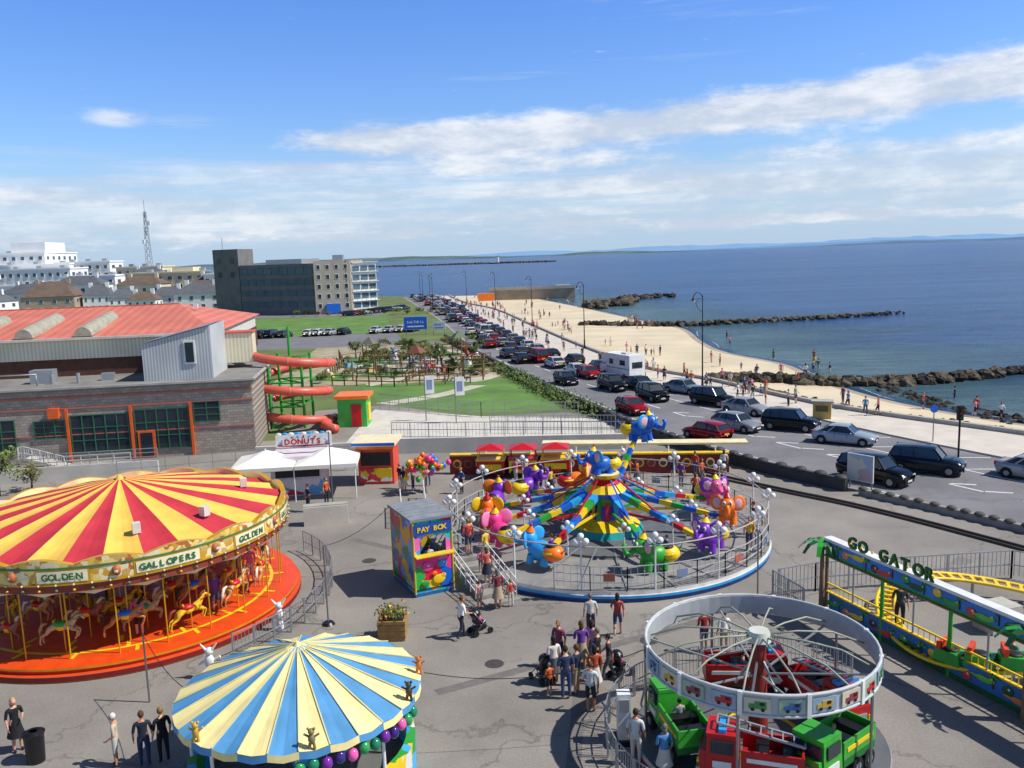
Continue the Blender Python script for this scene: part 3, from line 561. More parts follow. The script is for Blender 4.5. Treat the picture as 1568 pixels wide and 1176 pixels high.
for i in range(9):b.box((-16.5+i*.3,-1.6,.9-i*.1),(.3,1.6,.08),lconc)
b.rail([(-17,-2.4,.9),(-16.6,-2.4,.95),(-13.8,-2.4,.0)],1.0,white,.6,2,.03,.15);b.rail([(-13.8,-2.4,0),(-9,-2.4,0)],1.0,white,1.2,3,.025);b.obj('entrance_steps',lc)
b=MB();b.beam((-20,-6.2,.55),(-6,-6.2,.55),.25,1.1,lconc);b.rail([(-20,-6.2,1.1),(-6,-6.2,1.1)],.9,steel,1.5,3,.03);b.rail([(-8,-9,0),(3,-8,0),(9,-9,0)],1.8,steel,1.5,3,.025);b.obj('terrace_wall',lc)
# ---------------- waterslide
b=MB();sl_=M('#d2604e',.4,0,.12);pts=[(-28,86,7.5),(-25.5,81.5,7.2)]
for i in range(60):
    t=math.radians(205)+i*math.pi/12;r=3.5-.2*math.sin(i*.4);pts.append((-20.3+r*math.cos(t),78.5+r*math.sin(t),6.9-i*.108))
pts+=[(-16.9,75.4,.5),(-15.6,74,.42)]
b.tube(pts,.40,sl_,10)
for i in range(3,len(pts)-1,4):
    q0,q1=V(pts[i]),V(pts[i+1]);d=(q1-q0).normalized();b.cyl(q0-d*.05,q0+d*.05,.44,M('#e07a66',.4),n=10)
for x,y in((-22,77),(-19,77),(-19,80.5),(-22,80.5),(-20.4,78.6)):b.cyl((x,y,0),(x,y,6.6 if x!=-20.4 else 9.2),.13,green)
for z in(2,4.2,6.2):
    for a,c in(((-22,77),(-19,80.5)),((-19,77),(-22,80.5)),((-22,77),(-19,77)),((-22,80.5),(-19,80.5))):b.beam((*a,z),(*c,z),.12,.12,green)
for i in range(4,58,6):q=pts[i+2];b.beam((-20.3,78.5,q[2]),(q[0],q[1],q[2]-.35),.1,.1,green)
b.obj('water_slide')
b=MB();b.box((-14.6,78,1.3),(2.6,2.6,2.6),M('#3fb04a',.4));b.box((-14.6,78,2.75),(3.1,3.1,.3),orng2);b.box((-14.2,76.65,1.1),(.9,.1,2.0),red);b.box((-13.25,78,1.2),(.1,1.2,1.6),yellow);b.obj('play_kiosk')
# ---------------- facades & town
def fac(b,a,c,z0,z1,nx,nz,fw_,fh,g=glass,fr=white,t=.08):
    a,c=V((*a,0)),V((*c,0));d=(c-a);L=d.length;d.normalize();nr=V((d.y,-d.x,0));ang=math.atan2(d.y,d.x);cw=L/nx;ch=(z1-z0)/nz
    for i in range(nx):
        for j in range(nz):
            q=a+d*cw*(i+.5)+V((0,0,z0+ch*(j+.5)));b.box(q+nr*t*.5,(cw*fw_+.2,t,ch*fh+.2),fr,ang);b.box(q+nr*t*.75,(cw*fw_,t,ch*fh),g,ang)
ap=empty('seafront_office_building');gst=M('#6f6e6c',.8,0,.15,.4);bst=M('#a59c8e',.8,0,.1,.3)
b=MB();b.prism([(-80,258),(-55.5,246.5),(-50,262),(-76,272)],0,14.6,gst,concrete);b.prism([(-89,262),(-80.2,258),(-78,266),(-87,270)],0,19.5,gst,concrete);b.prism([(-55.3,246),(-45.5,249),(-44,262),(-52,262)],0,15.2,bst,concrete);b.prism([(-45.4,250.5),(-39.3,257),(-42,266),(-46,262)],0,14.2,white,concrete);b.prism([(-72,258),(-60,252),(-56,258),(-68,266)],14.6,16,steel)
b.cyl((-86,262.5,19.5),(-86,262.5,23),.1,steel);b.box((-50,256,16),(3,3,1.6),steel);b.obj('walls',ap)
b=MB();fac(b,(-79.8,257.9),(-55.8,246.6),1.5,14.2,9,4,.9,.5,glassb,M('#5a5c5e'));fac(b,(-55.3,246),(-45.5,249),1,14.8,4,5,.35,.45,glass,white);fac(b,(-45.4,250.5),(-39.3,257),.8,14,3,5,.85,.6,glassb,white);fac(b,(-89,262),(-80.2,258),10,18,2,2,.3,.4,glass,gst)
for z in(3.4,6.2,9,11.8,14.6):b.prism([(-46.5,248.6),(-38.4,256.2),(-39.2,257.4),(-45.4,251)],z-.12,z,white);b.rail([(-46.5,248.6,z),(-38.4,256.2,z)],.9,steel,1.5,2,.05)
b.box((-50.5,247,1.6),(4,.6,2.6),blue,.3);b.obj('windows_and_balconies',ap)
rs=M('#5a5e64',.8,0,.15,.5);rb=M('#6a584c',.8,0,.2,.5);wr=M('#ececea',.8,0,.05,.2);cr=M('#dccfae',.8,0,.08,.2);gw=M('#4a5660',.2,0,.2,.3)
def flat(name,x0,x1,y,d,h,wm,nx,nz,g=gw,step=None):
    e=empty(name,(0,0,0));b=MB();b.box(((x0+x1)/2,y+d/2,h/2),(x1-x0,d,h),wm);b.box(((x0+x1)/2,y+d/2,h+.3),(x1-x0+.6,d+.6,.6),wm)
    if step:b.box(((x0+x1)/2+step[0],y+d/2,h+.6+step[2]/2),(step[1],d*.6,step[2]),wm)
    for k in range(3):b.box((x0+(x1-x0)*(.2+.3*k),y+d/2,h+1.1),(2,2,1.2),steel)
    b.obj('walls',e);b=MB();fac(b,(x0,y),(x1,y),.5,h-.3,nx,nz,.4,.42,g,wm,.15);fac(b,(x1,y),(x1,y+d),.5,h-.3,max(2,int(d/5)),nz,.4,.42,g,wm,.15);b.obj('windows',e)
def house(x,y,wd,d,h,rh,rz,wm,rm,nx=4,nz=2,name='house',ch=True):
    e=empty(name,(x,y,0),rz);b=MB();b.box((0,0,h/2),(wd,d,h),wm)
    if ch:
        for sx in(-1,1):b.box((sx*wd*.3,0,h+rh),(1.2,.8,1.8),wm)
    b.obj('walls',e);b=MB();a=wd/2+.4;c=d/2+.4;k=min(c,a*.6);z=h+.003
    A=[(-a,-c,z),(a,-c,z),(a,c,z),(-a,c,z)];r1,r2=(-a+k,0,h+rh),(a-k,0,h+rh)
    b.poly([A[0],A[1],r2,r1],rm);b.poly([A[2],A[3],r1,r2],rm);b.poly([A[1],A[2],r2],rm);b.poly([A[3],A[0],r1],rm);b.obj('roof',e)
    b=MB();fac(b,(-wd/2,-d/2),(wd/2,-d/2),.4,h-.2,nx,nz,.28,.45,gw,white);fac(b,(wd/2,-d/2),(wd/2,d/2),.4,h-.2,max(2,nx//2),nz,.28,.45,gw,white);b.obj('windows',e)
flat('hotel_building',-262,-213,400,30,23,wr,12,6,glassb,(14,16,4.5));flat('hotel_building',-236,-196,388,20,17.5,wr,10,4);flat('white_apartment_block',-222,-188,372,16,15.5,wr,10,4)
flat('cream_apartment_block',-146,-112,330,14,12.5,cr,9,4,gw,(4,8,1.5));flat('white_apartment_block',-182,-160,352,14,12,wr,6,3)
flat('white_apartment_block',-205,-180,392,14,18,wr,7,5);flat('cream_apartment_block',-170,-150,376,14,15,cr,6,4);flat('white_apartment_block',-112,-100,318,12,11.5,wr,4,3);flat('white_apartment_block',-196,-184,326,10,9.5,wr,4,3)
for q in((-196,338,18,12,6.5,3.5,.1,wr,rs),(-176,318,16,12,7,3.5,-.1,wr,rs),(-213,352,20,12,9,4,0,wr,rs),(-158,300,17,13,6.2,5,.15,M('#a89684',.8),rb),(-145,306,9,10,6,3.4,.2,wr,rs),(-104,292,15,12,6,3.4,.1,wr,rs),(-118,300,11,10,5.2,3,.1,wr,rs),(-134,318,16,10,9,3,0,cr,rb),(-92,300,8,8,5,2.6,0,wr,rs),(-205,318,14,10,6,3,.2,wr,rs),(-230,330,18,12,8,3.5,.1,wr,rs),(-170,345,20,10,9,3.5,0,wr,rs),(-128,342,18,12,10,3,0,wr,rs),(-240,370,22,12,10,4,0,wr,rs),(-110,322,12,10,9,3,0,wr,rb),(-132,296,9,9,5,3,.3,wr,rs),(-186,300,12,10,6,3,.0,wr,rb),(-150,362,14,10,12,3,.1,wr,rs),(-172,288,11,9,5.5,3,-.2,wr,rs),(-120,284,9,8,4.6,2.6,.1,wr,rb)):house(*q)
b=MB()
for z in range(0,37,3):
    k=1.6*(1-z/50)
    for a,c in(((-1,-1),(1,-1)),((1,-1),(1,1)),((1,1),(-1,1)),((-1,1),(-1,-1))):
        b.beam((a[0]*k,a[1]*k,z),(c[0]*k,c[1]*k,z+3),.12,.12,steel);b.beam((a[0]*k,a[1]*k,z),(a[0]*k*.96,a[1]*k*.96,z+3),.2,.2,steel)
b.cyl((0,0,36),(0,0,44),.12,steel)
for z,a in((34,0),(30,2),(26,4)):b.box((1.6*math.cos(a),1.6*math.sin(a),z),(.9,.9,1.8),white)
b.obj('telecom_mast',loc=(-157,380,0))
# trees / shrubs
lf=[M(c,.8,0,.2,3) for c in('#55692f','#3c5228','#6f7f3c')];lf2=[M(c,.8,0,.2,3) for c in('#6f6b3a','#4c5228','#7f7a48')];bark=M('#5a4a3a',.95,0,.2,3)
def treem(h,r,nl,trunk=True,seed=0,ls=.3,flat_=.8,L=lf):
    q=random.Random(seed);b=MB();c0=V((0,0,h*.62))
    if trunk:
        b.tube([(0,0,0),(.1,.05,h*.3),(0,.1,h*.6)],[h*.035,h*.025,h*.012],bark)
        for i in range(6):
            a=i*1.05;b.tube([(0,.03,h*.3+i*.04*h),(r*.4*math.cos(a),r*.4*math.sin(a),h*.55),(r*.75*math.cos(a),r*.75*math.sin(a),h*.72)],[h*.014,h*.009,h*.003],bark,5)
    cl=[(c0+V((q.gauss(0,.42)*r,q.gauss(0,.42)*r,q.gauss(0,.28)*h*.5*flat_)),r*q.uniform(.18,.38),q.choice([0,0,1,2])) for _ in range(24)]
    for i in range(nl):
        c,rr_,k=q.choice(cl);d=V((q.gauss(0,1),q.gauss(0,1),q.gauss(0,1))).normalized()*rr_*q.random()**.4;p_=c+d;p_.z=max(p_.z,.05)
        a=V((q.gauss(0,1),q.gauss(0,1),q.gauss(0,1))).normalized();e=a.orthogonal().normalized();s_=ls*q.uniform(.6,1.3)
        b.poly([p_-a*s_*.5,p_+e*s_*.35,p_+a*s_*.5,p_-e*s_*.35],L[k])
    return b.mesh('tree')
T1=[treem(4.5,1.7,900,True,i,.28,L=lf2 if i==1 else lf) for i in range(3)];SH=[treem(1.5,1.1,500,False,10+i,.22,L=lf2 if i!=1 else lf) for i in range(3)]
for x,y,s in((-19,119,.8),(-10.5,121,.75),(-16,134,.7),(-5.5,128,.6),(-24,132,.7),(-7.5,110,.6)):put(R.choice(T1),'tree',(x,y,0),R.random()*6,s)
put(T1[0],'tree',(-35,56.5,0),1,.8);put(T1[1],'tree',(-33.4,57.7,0),1,.5)
for i in range(75):
    x,y=R.uniform(-25,-2),R.uniform(105,152)
    if x>-(y-105)*.12:continue
    put(R.choice(SH),'shrub',(x,y,0),R.random()*6,R.uniform(.4,1.15))
for i in range(14):put(R.choice(SH),'shrub',(-60+i*3.2,241-i*.6,0),R.random()*6,R.uniform(.8,1.4))
b=MB();hp=resamp([(-1.2,113),(1.9,102),(4.4,92),(6.8,84),(9.2,77)],60);q=random.Random(3)
for a in hp:
    for k in range(50):
        c=a+V((q.gauss(-.9,.45),q.gauss(0,.5),abs(q.gauss(.5,.35))));e=V((q.gauss(0,1),q.gauss(0,1),q.gauss(0,1))).normalized();g_=e.orthogonal().normalized();b.poly([c-e*.16,c+g_*.1,c+e*.16,c-g_*.1],lf[q.choice([0,1,1,2])])
b.obj('hedge')
# playground and minigolf equipment
tmb=M('#7a5f40',.8,0,.2,2)
def playfort(x,y,rz,roofm):
    b=MB()
    for i,j in((-1,-1),(1,-1),(1,1),(-1,1)):b.cyl((i*.8,j*.8,0),(i*.8,j*.8,2.8),.08,tmb,n=6)
    b.box((0,0,1.3),(1.8,1.8,.1),tmb);b.lathe([(1.5,2.7),(0,3.8)],roofm,4);b.beam((.9,0,1.3),(3.0,0,.1),.5,.06,yellow);b.beam((.9,.27,1.45),(3.0,.27,.25),.05,.25,red);b.beam((.9,-.27,1.45),(3.0,-.27,.25),.05,.25,red)
    for s_ in(-.25,.25):b.beam((-1.7,s_,0),(-.8,s_,1.4),.05,.05,tmb)
    for k in range(5):b.beam((-1.6+.18*k,-.25,.2+.25*k),(-1.6+.18*k,.25,.2+.25*k),.04,.04,tmb)
    b.beam((-.8,-.85,1.9),(.8,-.85,1.9),.06,.06,tmb);b.beam((-.8,.85,1.9),(.8,.85,1.9),.06,.06,tmb);b.obj('playground_climbing_frame',loc=(x,y,0),rz=rz)
playfort(-12.5,113,.4,M('#7a4a38'));playfort(-21,127,2.1,M('#6a6a5a'));playfort(-8,133,1.1,M('#5a6a4a'))
def swings(x,y,rz):
    b=MB()
    for s_ in(-1.8,1.8):
        b.cyl((s_,-.9,0),(s_,0,2.4),.06,tmb,n=6);b.cyl((s_,.9,0),(s_,0,2.4),.06,tmb,n=6)
    b.cyl((-1.9,0,2.4),(1.9,0,2.4),.06,tmb,n=6)
    for c in(-.9,.9):
        for d in(-.2,.2):b.cyl((c+d,0,2.4),(c+d,.1,.5),.012,metal,n=4)
        b.box((c,.1,.48),(.5,.2,.04),black)
    b.obj('swing_set',loc=(x,y,0),rz=rz)
swings(-16.5,113.5,.3);swings(-22,117,.9)
def windmill(x,y,m):
    b=MB();b.cyl((0,0,0),(0,0,1.7),.55,white,.35,10);b.cyl((0,0,1.7),(0,0,2.3),.42,m,.03,10)
    for k in range(4):
        a=k*math.pi/2+.4;b.beam((0,-.5,1.6),(.95*math.cos(a),-.5,1.6+.95*math.sin(a)),.03,.18,m)
    b.box((0,0,.03),(1.6,3,.06),M('#4f7a38'));b.obj('minigolf_windmill',loc=(x,y,0))
windmill(-6,118,M('#8a3a2a'));windmill(-17,124,M('#4a6a8a'));windmill(-11,129,tmb)
for i,(x,y) in enumerate(((-14,121),(-9,113),(-19,115),(-5,125),(-23,121),(-12,137),(-24,111),(-3.5,117))):
    b=MB();m=[M('#6a9ab0'),M('#a05a48'),M('#c8b070'),offw][i%4];b.box((0,0,.35),(1.6,1,.7),m,tp=.7);b.cyl((0,-.6,.2),(0,.6,.2),.18,black);b.sph((0,0,.9),.28,[white,tmb,M('#5a7a4a')][i%3]);b.box((0,0,.03),(1.8,4,.05),M('#57863a'));b.obj('minigolf_obstacle',loc=(x,y,0),rz=i)
for x,y,rz in((-11,110,.4),(-4,109,1.3),(-15,117,.1),(-8,120,.9)):
    b=MB();b.box((0,0,.75),(1.8,.8,.06),tmb)
    for s_ in(-1,1):b.box((0,s_*.65,.45),(1.8,.3,.05),tmb);b.beam((s_*.7,-.75,.0),(s_*.7,.3,.75),.07,.07,tmb);b.beam((s_*.7,.75,.0),(s_*.7,-.3,.75),.07,.07,tmb)
    b.obj('picnic_table',loc=(x,y,0),rz=rz)
for i in range(16):man(R.choice(['stand','shorts','walkw']),R.uniform(-20,-4),R.uniform(105,125),0,s=R.choice([1,.65,.95]),name='person')
b=MB();wp=resamp([(-12,158),(-2,116),(3.2,96),(8.6,76),(13,63.5),(16.6,56.4),(20.3,51)],150);wd_=M('#3a3c3e',.7,0,.15,1)
for i in range(149):
    a,c=wp[i],wp[i+1];b.beam(a+V((0,0,.4)),c+V((0,0,.4)),.3,.8,wd_)
    if i%2==0:b.sph((a+c)/2+V((0,0,.8)),(.42,.42,.2),wd_,8)
b.obj('boundary_wall')
b=MB();lw=resamp([(20.8,50.2),(24.0,45.8),(28,39.5),(35,28)],60)
for i in range(59):
    a,c=lw[i],lw[i+1];b.beam(a+V((0,0,.2)),c+V((0,0,.2)),.3,.4,M('#8f8b82',.9,0,.2,2))
    if i%2==0:b.sph((a+c)/2+V((0,0,.42)),(.3,.3,.16),M('#5a5852',.9,0,.2,2),7)
b.obj('low_wall')
b=MB()
for off in(0,.9):
    pr=resamp([(9.2-off*.5,62.5-off),(13.2-off*.2,56.2-off),(16.8+off*.1,51.6-off),(19.8+off*.1,48-off),(24,41.6-off),(33,26-off)],80)
    for a,c in zip(pr,pr[1:]):b.beam(a+V((0,0,.07)),c+V((0,0,.07)),.09,.13,M('#4a453e',.6,.3))
b.obj('miniature_railway_track')
b=MB()
for pts in ([(-22,104,0),(-14,101,0),(-5,102,0)],[(-20,110,0),(-8,108,0),(-1,112,0)],[(-22,124,0),(-10,121,0),(-3,123,0)],[(-16,138,0),(-6,136,0)],[(-24,108,0),(-24,122,0),(-27,134,0)],[(-13,104,0),(-11,116,0)]):b.rail(pts,1.2,tmb,1.6,2,.07)
for x,y in((-6,104),(-3.5,104),(-6,107),(-3.5,107),(-20,107),(-17,107)):b.cyl((x,y,0),(x,y,2.6),.1,tmb)
for y in(104,107):
    b.beam((-6.4,y,2.6),(-3.1,y,2.6),.14,.18,tmb)
for i in range(7):b.beam((-6.2+i*.48,103.5,2.75),(-6.2+i*.48,107.5,2.75),.08,.12,tmb)
b.obj('timber_fence')
b=MB();b.rail([(-13.5,86,0),(-3,79.5,0),(6,77.5,0)],1.5,steel,1.2,2,.03,.3);b.rail([(-10,69,0),(10,66,0)],1.8,steel,1.5,3,.03,.3);b.rail([(-2,72,0),(8.5,70,0)],1.6,steel,1.5,3,.03,.3);b.obj('metal_fence')
b=MB();b.beam((-10.5,65.5,.6),(8.6,64.5,.6),.3,1.2,lconc);b.beam((-20,65,.5),(-10.4,65.5,.5),.3,1.0,lconc);b.obj('concrete_wall')
def board(name,x,y,rz,wd,hg,z0,m,txt=None,tm=None):
    b=MB();b.box((0,0,z0+hg/2),(wd,.08,hg),white);b.box((0,-.05,z0+hg/2),(wd-.12,.03,hg-.12),m)
    for sx in(-1,1):b.cyl((sx*wd*.42,.08,0),(sx*wd*.42,.08,z0+hg),.05,metal)
    if txt:b.text(txt,(-wd*.36,-.08,z0+hg*.5),(1,0,0),(0,0,1),min(hg*.3,wd*.72/len(txt)/.68),tm or white,.7);b.box((0,-.075,z0+hg*.25),(wd*.7,.02,hg*.1),tm or white)
    return b.obj(name,loc=(x,y,0),rz=rz)
board('billboard',-18.5,168,.0,4.6,2.6,1.2,blue,'SALTHILL');board('billboard',-13.8,166,-.1,2.6,1.6,1.2,white,'OPEN',blue)
board('sign_board',21.3,51.4,-.9,1.7,1.7,.5,mural('sign_art',['#d2cec2','#c9c5b8','#b8a0a0','#9ab0c0'],1.2,.5,.5))
for x,y in((-5.2,77),(-8.1,78.6)):
    b=MB();b.cyl((0,0,0),(0,0,4.4),.05,metal);b.box((.45,0,3.4),(.85,.04,1.7),white);b.box((.45,-.03,3.4),(.5,.02,.9),M('#8090b0'));b.obj('banner',loc=(x,y,0),rz=.2)
board('road_sign',-7,262,.1,5,2.4,1.5,orng2)
b=MB();b.cyl((0,0,0),(0,0,3.4),.07,dark);b.box((0,0,3.2),(.35,.3,1.0),black)
for z,m in((3.5,M('#601010')),(3.2,M('#604810')),(2.9,M('#0c5020'))):b.cyl((0,-.15,z),(0,-.2,z),.1,m);b.box((0,-.2,z+.12),(.26,.14,.03),black)
b.obj('traffic_light',loc=(30.6,57.6,.13));b=MB();b.cyl((0,0,0),(0,0,2.6),.04,metal);b.cyl((0,-.02,2.5),(0,-.05,2.5),.3,blue,n=16);b.obj('traffic_sign',loc=(31.5,63,.13))
b=MB();b.box((0,0,.7),(1.5,1.0,1.4),M('#c8a85a',.7));b.box((0,0,1.48),(1.8,1.3,.16),concrete);b.box((0,-.53,.9),(1.0,.05,.5),M('#6a5a3a'));b.obj('ticket_hut',loc=(26.9,73.3,.13),rz=-.4)
# ================= CAROUSEL
cx,cy=-17.5,37.0;ca=empty('carousel',(cx,cy,0));RR=6.95
ry=M('#c0303c',.7,0,.14,1.2);yy=M('#f0c254',.7,0,.12,1.2)
b=MB();N=30;SEG=N*4
def wob(j,r,z):
    k=(j%4);return (-.0 if k==0 else -.09 if k in(1,3) else -.13)*(r/RR)
b.lathe([(.25,5.8),(2.2,5.36),(4.5,4.88),(RR,4.3)],lambda i:ry if (i//4)%2 else yy,SEG,wob=wob);b.cyl((0,0,5.65),(0,0,5.95),.26,yy,.08,12)
for a in(-2.3,-1.05,-.5,.4):
    b.box((5.2*math.cos(a),5.2*math.sin(a),4.93),(.3,.3,.4),offw,a)
b.obj('canvas_roof',ca)
orn=mural('gold_ornament',['#e2bc50','#f0e0a8','#d09a30','#b86a3a','#ecd078','#e8dcb0','#c9a860'],4.2,.35,.25)
b=MB()
def topw(j,r,z):return (.22*abs(math.sin(j*math.pi/8)) if z>4.3 else 0)
b.lathe([(RR+.02,3.55),(RR+.1,3.62),(RR+.1,4.35)],orn,144,wob=topw);b.lathe([(RR-.12,3.55),(RR-.12,4.35)],cream,144,wob=topw)
b.lathe([(RR-.12,4.35),(RR+.1,4.35)],gold,144,wob=lambda j,r,z:.22*abs(math.sin(j*math.pi/8)))
b.lathe([(RR-.05,3.12),(RR+.06,3.3),(RR+.06,3.58),(RR+.14,3.6),(RR+.14,3.66)],[cream,M('#8a3a2a'),gold,gold],144,wob=lambda j,r,z:(.14*abs(math.sin(j*math.pi/6)) if z<3.2 else 0))
b.lathe([(RR+.13,4.2),(RR+.13,4.28)],M('#4a7a4a'),72)
for i in range(72):
    a=i*math.pi/36;b.sph(((RR+.17)*math.cos(a),(RR+.17)*math.sin(a),3.63),.045,offw,5);b.sph(((RR+.14)*math.cos(a),(RR+.14)*math.sin(a),3.42),(.07,.07,.05),[gold,M('#4a7a4a')][i%2],5)
tmt=M('#2f6a3a',.4);word=['GOLDEN','GALLOPERS']
for i in range(12):
    a=i*math.pi/6+.12;c0=V((math.cos(a),math.sin(a),0));s_=word[(i+1)%2];W_=2.3 if i%2==0 else 1.75
    # cartouche as a curved plate
    for (w2,z0,z1,rr2,m) in((W_+.16,3.66,4.2,RR+.115,gold),(W_,3.72,4.15,RR+.135,M('#f0e6c0',.5))):
        vs=[]
        for k in range(9):
            a2=a+(k/8-.5)*w2/RR;vs+=[(rr2*math.cos(a2),rr2*math.sin(a2),z0),(rr2*math.cos(a2),rr2*math.sin(a2),z1)]
        b.add(vs,[(2*k,2*k+2,2*k+3,2*k+1) for k in range(8)],m)
    adv=.235
    for k,ch in enumerate(s_):
        a2=a+(k-(len(s_)-1)/2)*adv/RR;dx=V((-math.sin(a2),math.cos(a2),0));b.text(ch,V(((RR+.165)*math.cos(a2),(RR+.165)*math.sin(a2),3.82))-dx*.12,dx,(0,0,1),.34,tmt)
    for sg in(-1,1):
        a2=a+.26*sg;b.sph(((RR+.1)*math.cos(a2),(RR+.1)*math.sin(a2),3.95),(.16,.16,.2),M('#b0603a'),8);b.sph(((RR+.14)*math.cos(a2),(RR+.14)*math.sin(a2),3.95),(.12,.12,.13),M('#f0e6c0'),8)
b.obj('rounding_board',ca)
b=MB();b.lathe([(2.2,3.2),(RR-.1,3.5)],lambda i:M('#c9a060') if i%2 else M('#a03a28'),48);b.lathe([(0,.55),(RR-.15,.55),(RR+.35,.5),(RR+.35,.42),(RR+.3,.28),(RR+.5,.25),(RR+.5,.05),(RR+.45,0)],[orange,M('#e04a14',.4),gold,red,M('#c84a18'),M('#7a1414'),gold],96)
b.lathe([(2.0,.56),(2.0,3.3)],mural('drum_panels',['#c8a050','#7a3a2a','#e2d3a0','#5a6a4a','#b0703a','#3a2a22'],2.2,.4,.5),24)
b.lathe([(RR-.9,.558),(RR-.75,.558)],yellow,96)
for i in range(18):
    a=i*math.pi/9+.17
    for k in range(3):b.box(((5.2+k*.6)*math.cos(a+.05*k),(5.2+k*.6)*math.sin(a+.05*k),.565),(.5,.14,.012),yellow,a)
b.obj('platform',ca)
b=MB()
for i in range(12):
    a=i*math.pi/6+.05;b.cyl((2.1*math.cos(a),2.1*math.sin(a),.55),(2.1*math.cos(a),2.1*math.sin(a),3.3),.12,gold,n=6)
    b.box((2.15*math.cos(a+.26),2.15*math.sin(a+.26),2.0),(.08,.8,1.7),M('#9fb0b8',.05,.9),a+.26)
b.obj('centre_drum',ca)
hn=[((0,0,1.0),.19),((.45,0,1.05),.2),((.62,0,1.25),.13),((.86,0,1.58),.085),((1.0,0,1.5),.08),((1.16,0,1.33),.05),((-.45,0,1.06),.21)];he=[(0,1),(1,2),(2,3),(3,4),(4,5),(0,6)]
for sy in(-1,1):
    k=len(hn);hn+=[((.5,sy*.12,.92),.1),((.84,sy*.12,.82),.052),((.74,sy*.12,.5),.04),((.66,sy*.12,.42),.05),((-.52,sy*.13,.88),.13),((-.62,sy*.13,.68),.08),((-.92,sy*.13,.55),.045),((-.98,sy*.13,.22),.04),((-.9,sy*.13,.14),.05)]
    he+=[(1,k),(k,k+1),(k+1,k+2),(k+2,k+3),(6,k+4),(k+4,k+5),(k+5,k+6),(k+6,k+7),(k+7,k+8)]
hv,hf=skinm(hn,he)
def horse(body,mane,sad):
    b=MB();b.add(hv,hf,body,True);b.tube([(-.62,0,1.15),(-.85,0,1.1),(-1.0,0,.8),(-1.02,0,.5)],[.05,.09,.08,.02],mane)
    b.tube([(.55,0,1.45),(.68,0,1.6),(.82,0,1.72),(.92,0,1.66)],[.07,.08,.07,.02],mane,6)
    for sy in(-1,1):b.cyl((.86,sy*.05,1.66),(.85,sy*.06,1.78),.03,body,.005,5)
    b.sph((-.02,0,1.12),(.36,.25,.16),sad,10);b.sph((-.28,0,1.26),(.07,.16,.1),gold,6);b.sph((0,0,.98),(.27,.235,.2),yellow,8);b.tube([(.5,-.19,1.1),(.62,0,.95),(.5,.19,1.1)],.04,sad);b.tube([(1.02,-.08,1.5),(.9,-.09,1.4),(.6,-.14,1.35)],.02,sad)
    b.cyl((.12,0,-.3),(.12,0,3.0),.032,gold,n=8);return b.mesh('carousel_horse')
HM=[horse(M('#b8864a',.35),M('#e0d8c0'),red),horse(M('#8a5230',.35),M('#d8c890'),M('#d83018',.4)),horse(M('#c9a878',.35),M('#b89050'),green),horse(M('#c07a3a',.35),M('#2a1a10'),M('#1464c0',.4)),horse(M('#d8b020',.35),M('#8a2a1a'),red)]
for ri,(r,k) in enumerate(((5.95,16),(4.7,14),(3.4,10))):
    for i in range(k):
        a=i*2*math.pi/k+ri*.3;put(HM[(i+ri)%5],'horse',(r*math.cos(a),r*math.sin(a),.75+.22*math.sin(i*2.1+ri)),a+math.pi/2,.82,parent=ca)
b=MB()
for i in range(24):
    a=i*math.pi/12+.09;b.cyl((6.6*math.cos(a),6.6*math.sin(a),.55),(6.6*math.cos(a),6.6*math.sin(a),3.5),.03,gold,n=6)
b.obj('brass_poles',ca)
for rr_,a in((5.35,-1.1),(5.4,-.5),(5.3,.1)):man('shorts',cx+rr_*math.cos(a),cy+rr_*math.sin(a),.56)
b=MB()
for i in range(14):
    a=-.75+i*.11
    p_=(cx+8.9*math.cos(a),cy+8.9*math.sin(a),0);q_=(cx+8.9*math.cos(a+.105),cy+8.9*math.sin(a+.105),0)
    b.rail([p_,q_],1.1,steel,2,2,.025,.16)
b.obj('crowd_barrier')
# ================= BLUE/YELLOW ROUND STALL
kx,ky=-6.5,23.6;ks=empty('round_stall',(kx,ky,0));bb=M('#4f90c0',.7,0,.14,1.5);yb=M('#f0df9a',.7,0,.1,1.5)
b=MB();K=3.52;b.lathe([(.12,3.98),(1.2,3.58),(2.4,3.13),(K,2.72)],lambda i:bb if (i//4)%2 else yb,112,wob=lambda j,r,z:(-.06*(r/K)*(1-abs(j%4-2)/2)+.015*math.sin(j*.7+r*2)));b.lathe([(K,2.72),(K+.02,2.52)],lambda i:yb if (i//4)%2 else bb,112,wob=lambda j,r,z:(-.06*(1-abs(j%4-2)/2)));b.cyl((0,0,3.9),(0,0,4.1),.15,yb,.05)
for i in range(28):
    a=i*2*math.pi/28;b.beam((.3*math.cos(a),.3*math.sin(a),3.93),(K*math.cos(a),K*math.sin(a),2.74),.03,.03,M('#d8cf9a',.7))
b.obj('canvas_roof',ks)
b=MB();b.lathe([(K-.25,0),(K-.25,1.0),(K-.5,1.02),(K-.5,0)],mural('stall_art',['#2f9ad6','#e8c21c','#4ab0e0','#2f9a35','#d8d8d4'],1.6),40);b.lathe([(0,.05),(K-.4,.05)],M('#6a6a66'),30)
b.cyl((0,0,0),(0,0,3.6),.35,M('#8a2a2a'),n=12)
for i in range(8):
    a=i*math.pi/4+.2;b.cyl(((K-.35)*math.cos(a),(K-.35)*math.sin(a),1),((K-.35)*math.cos(a),(K-.35)*math.sin(a),2.72),.05,white)
    b.sph((1.6*math.cos(a),1.6*math.sin(a),1.4),.3,R.choice([pink,yellow,lblue,brown]),8)
b.obj('counter',ks)
b=MB();bc=[M('#2f9a55',.15),M('#7a2fa0',.15),M('#ee60a8',.15),M('#20805a',.15),M('#3a2a7a',.15)]
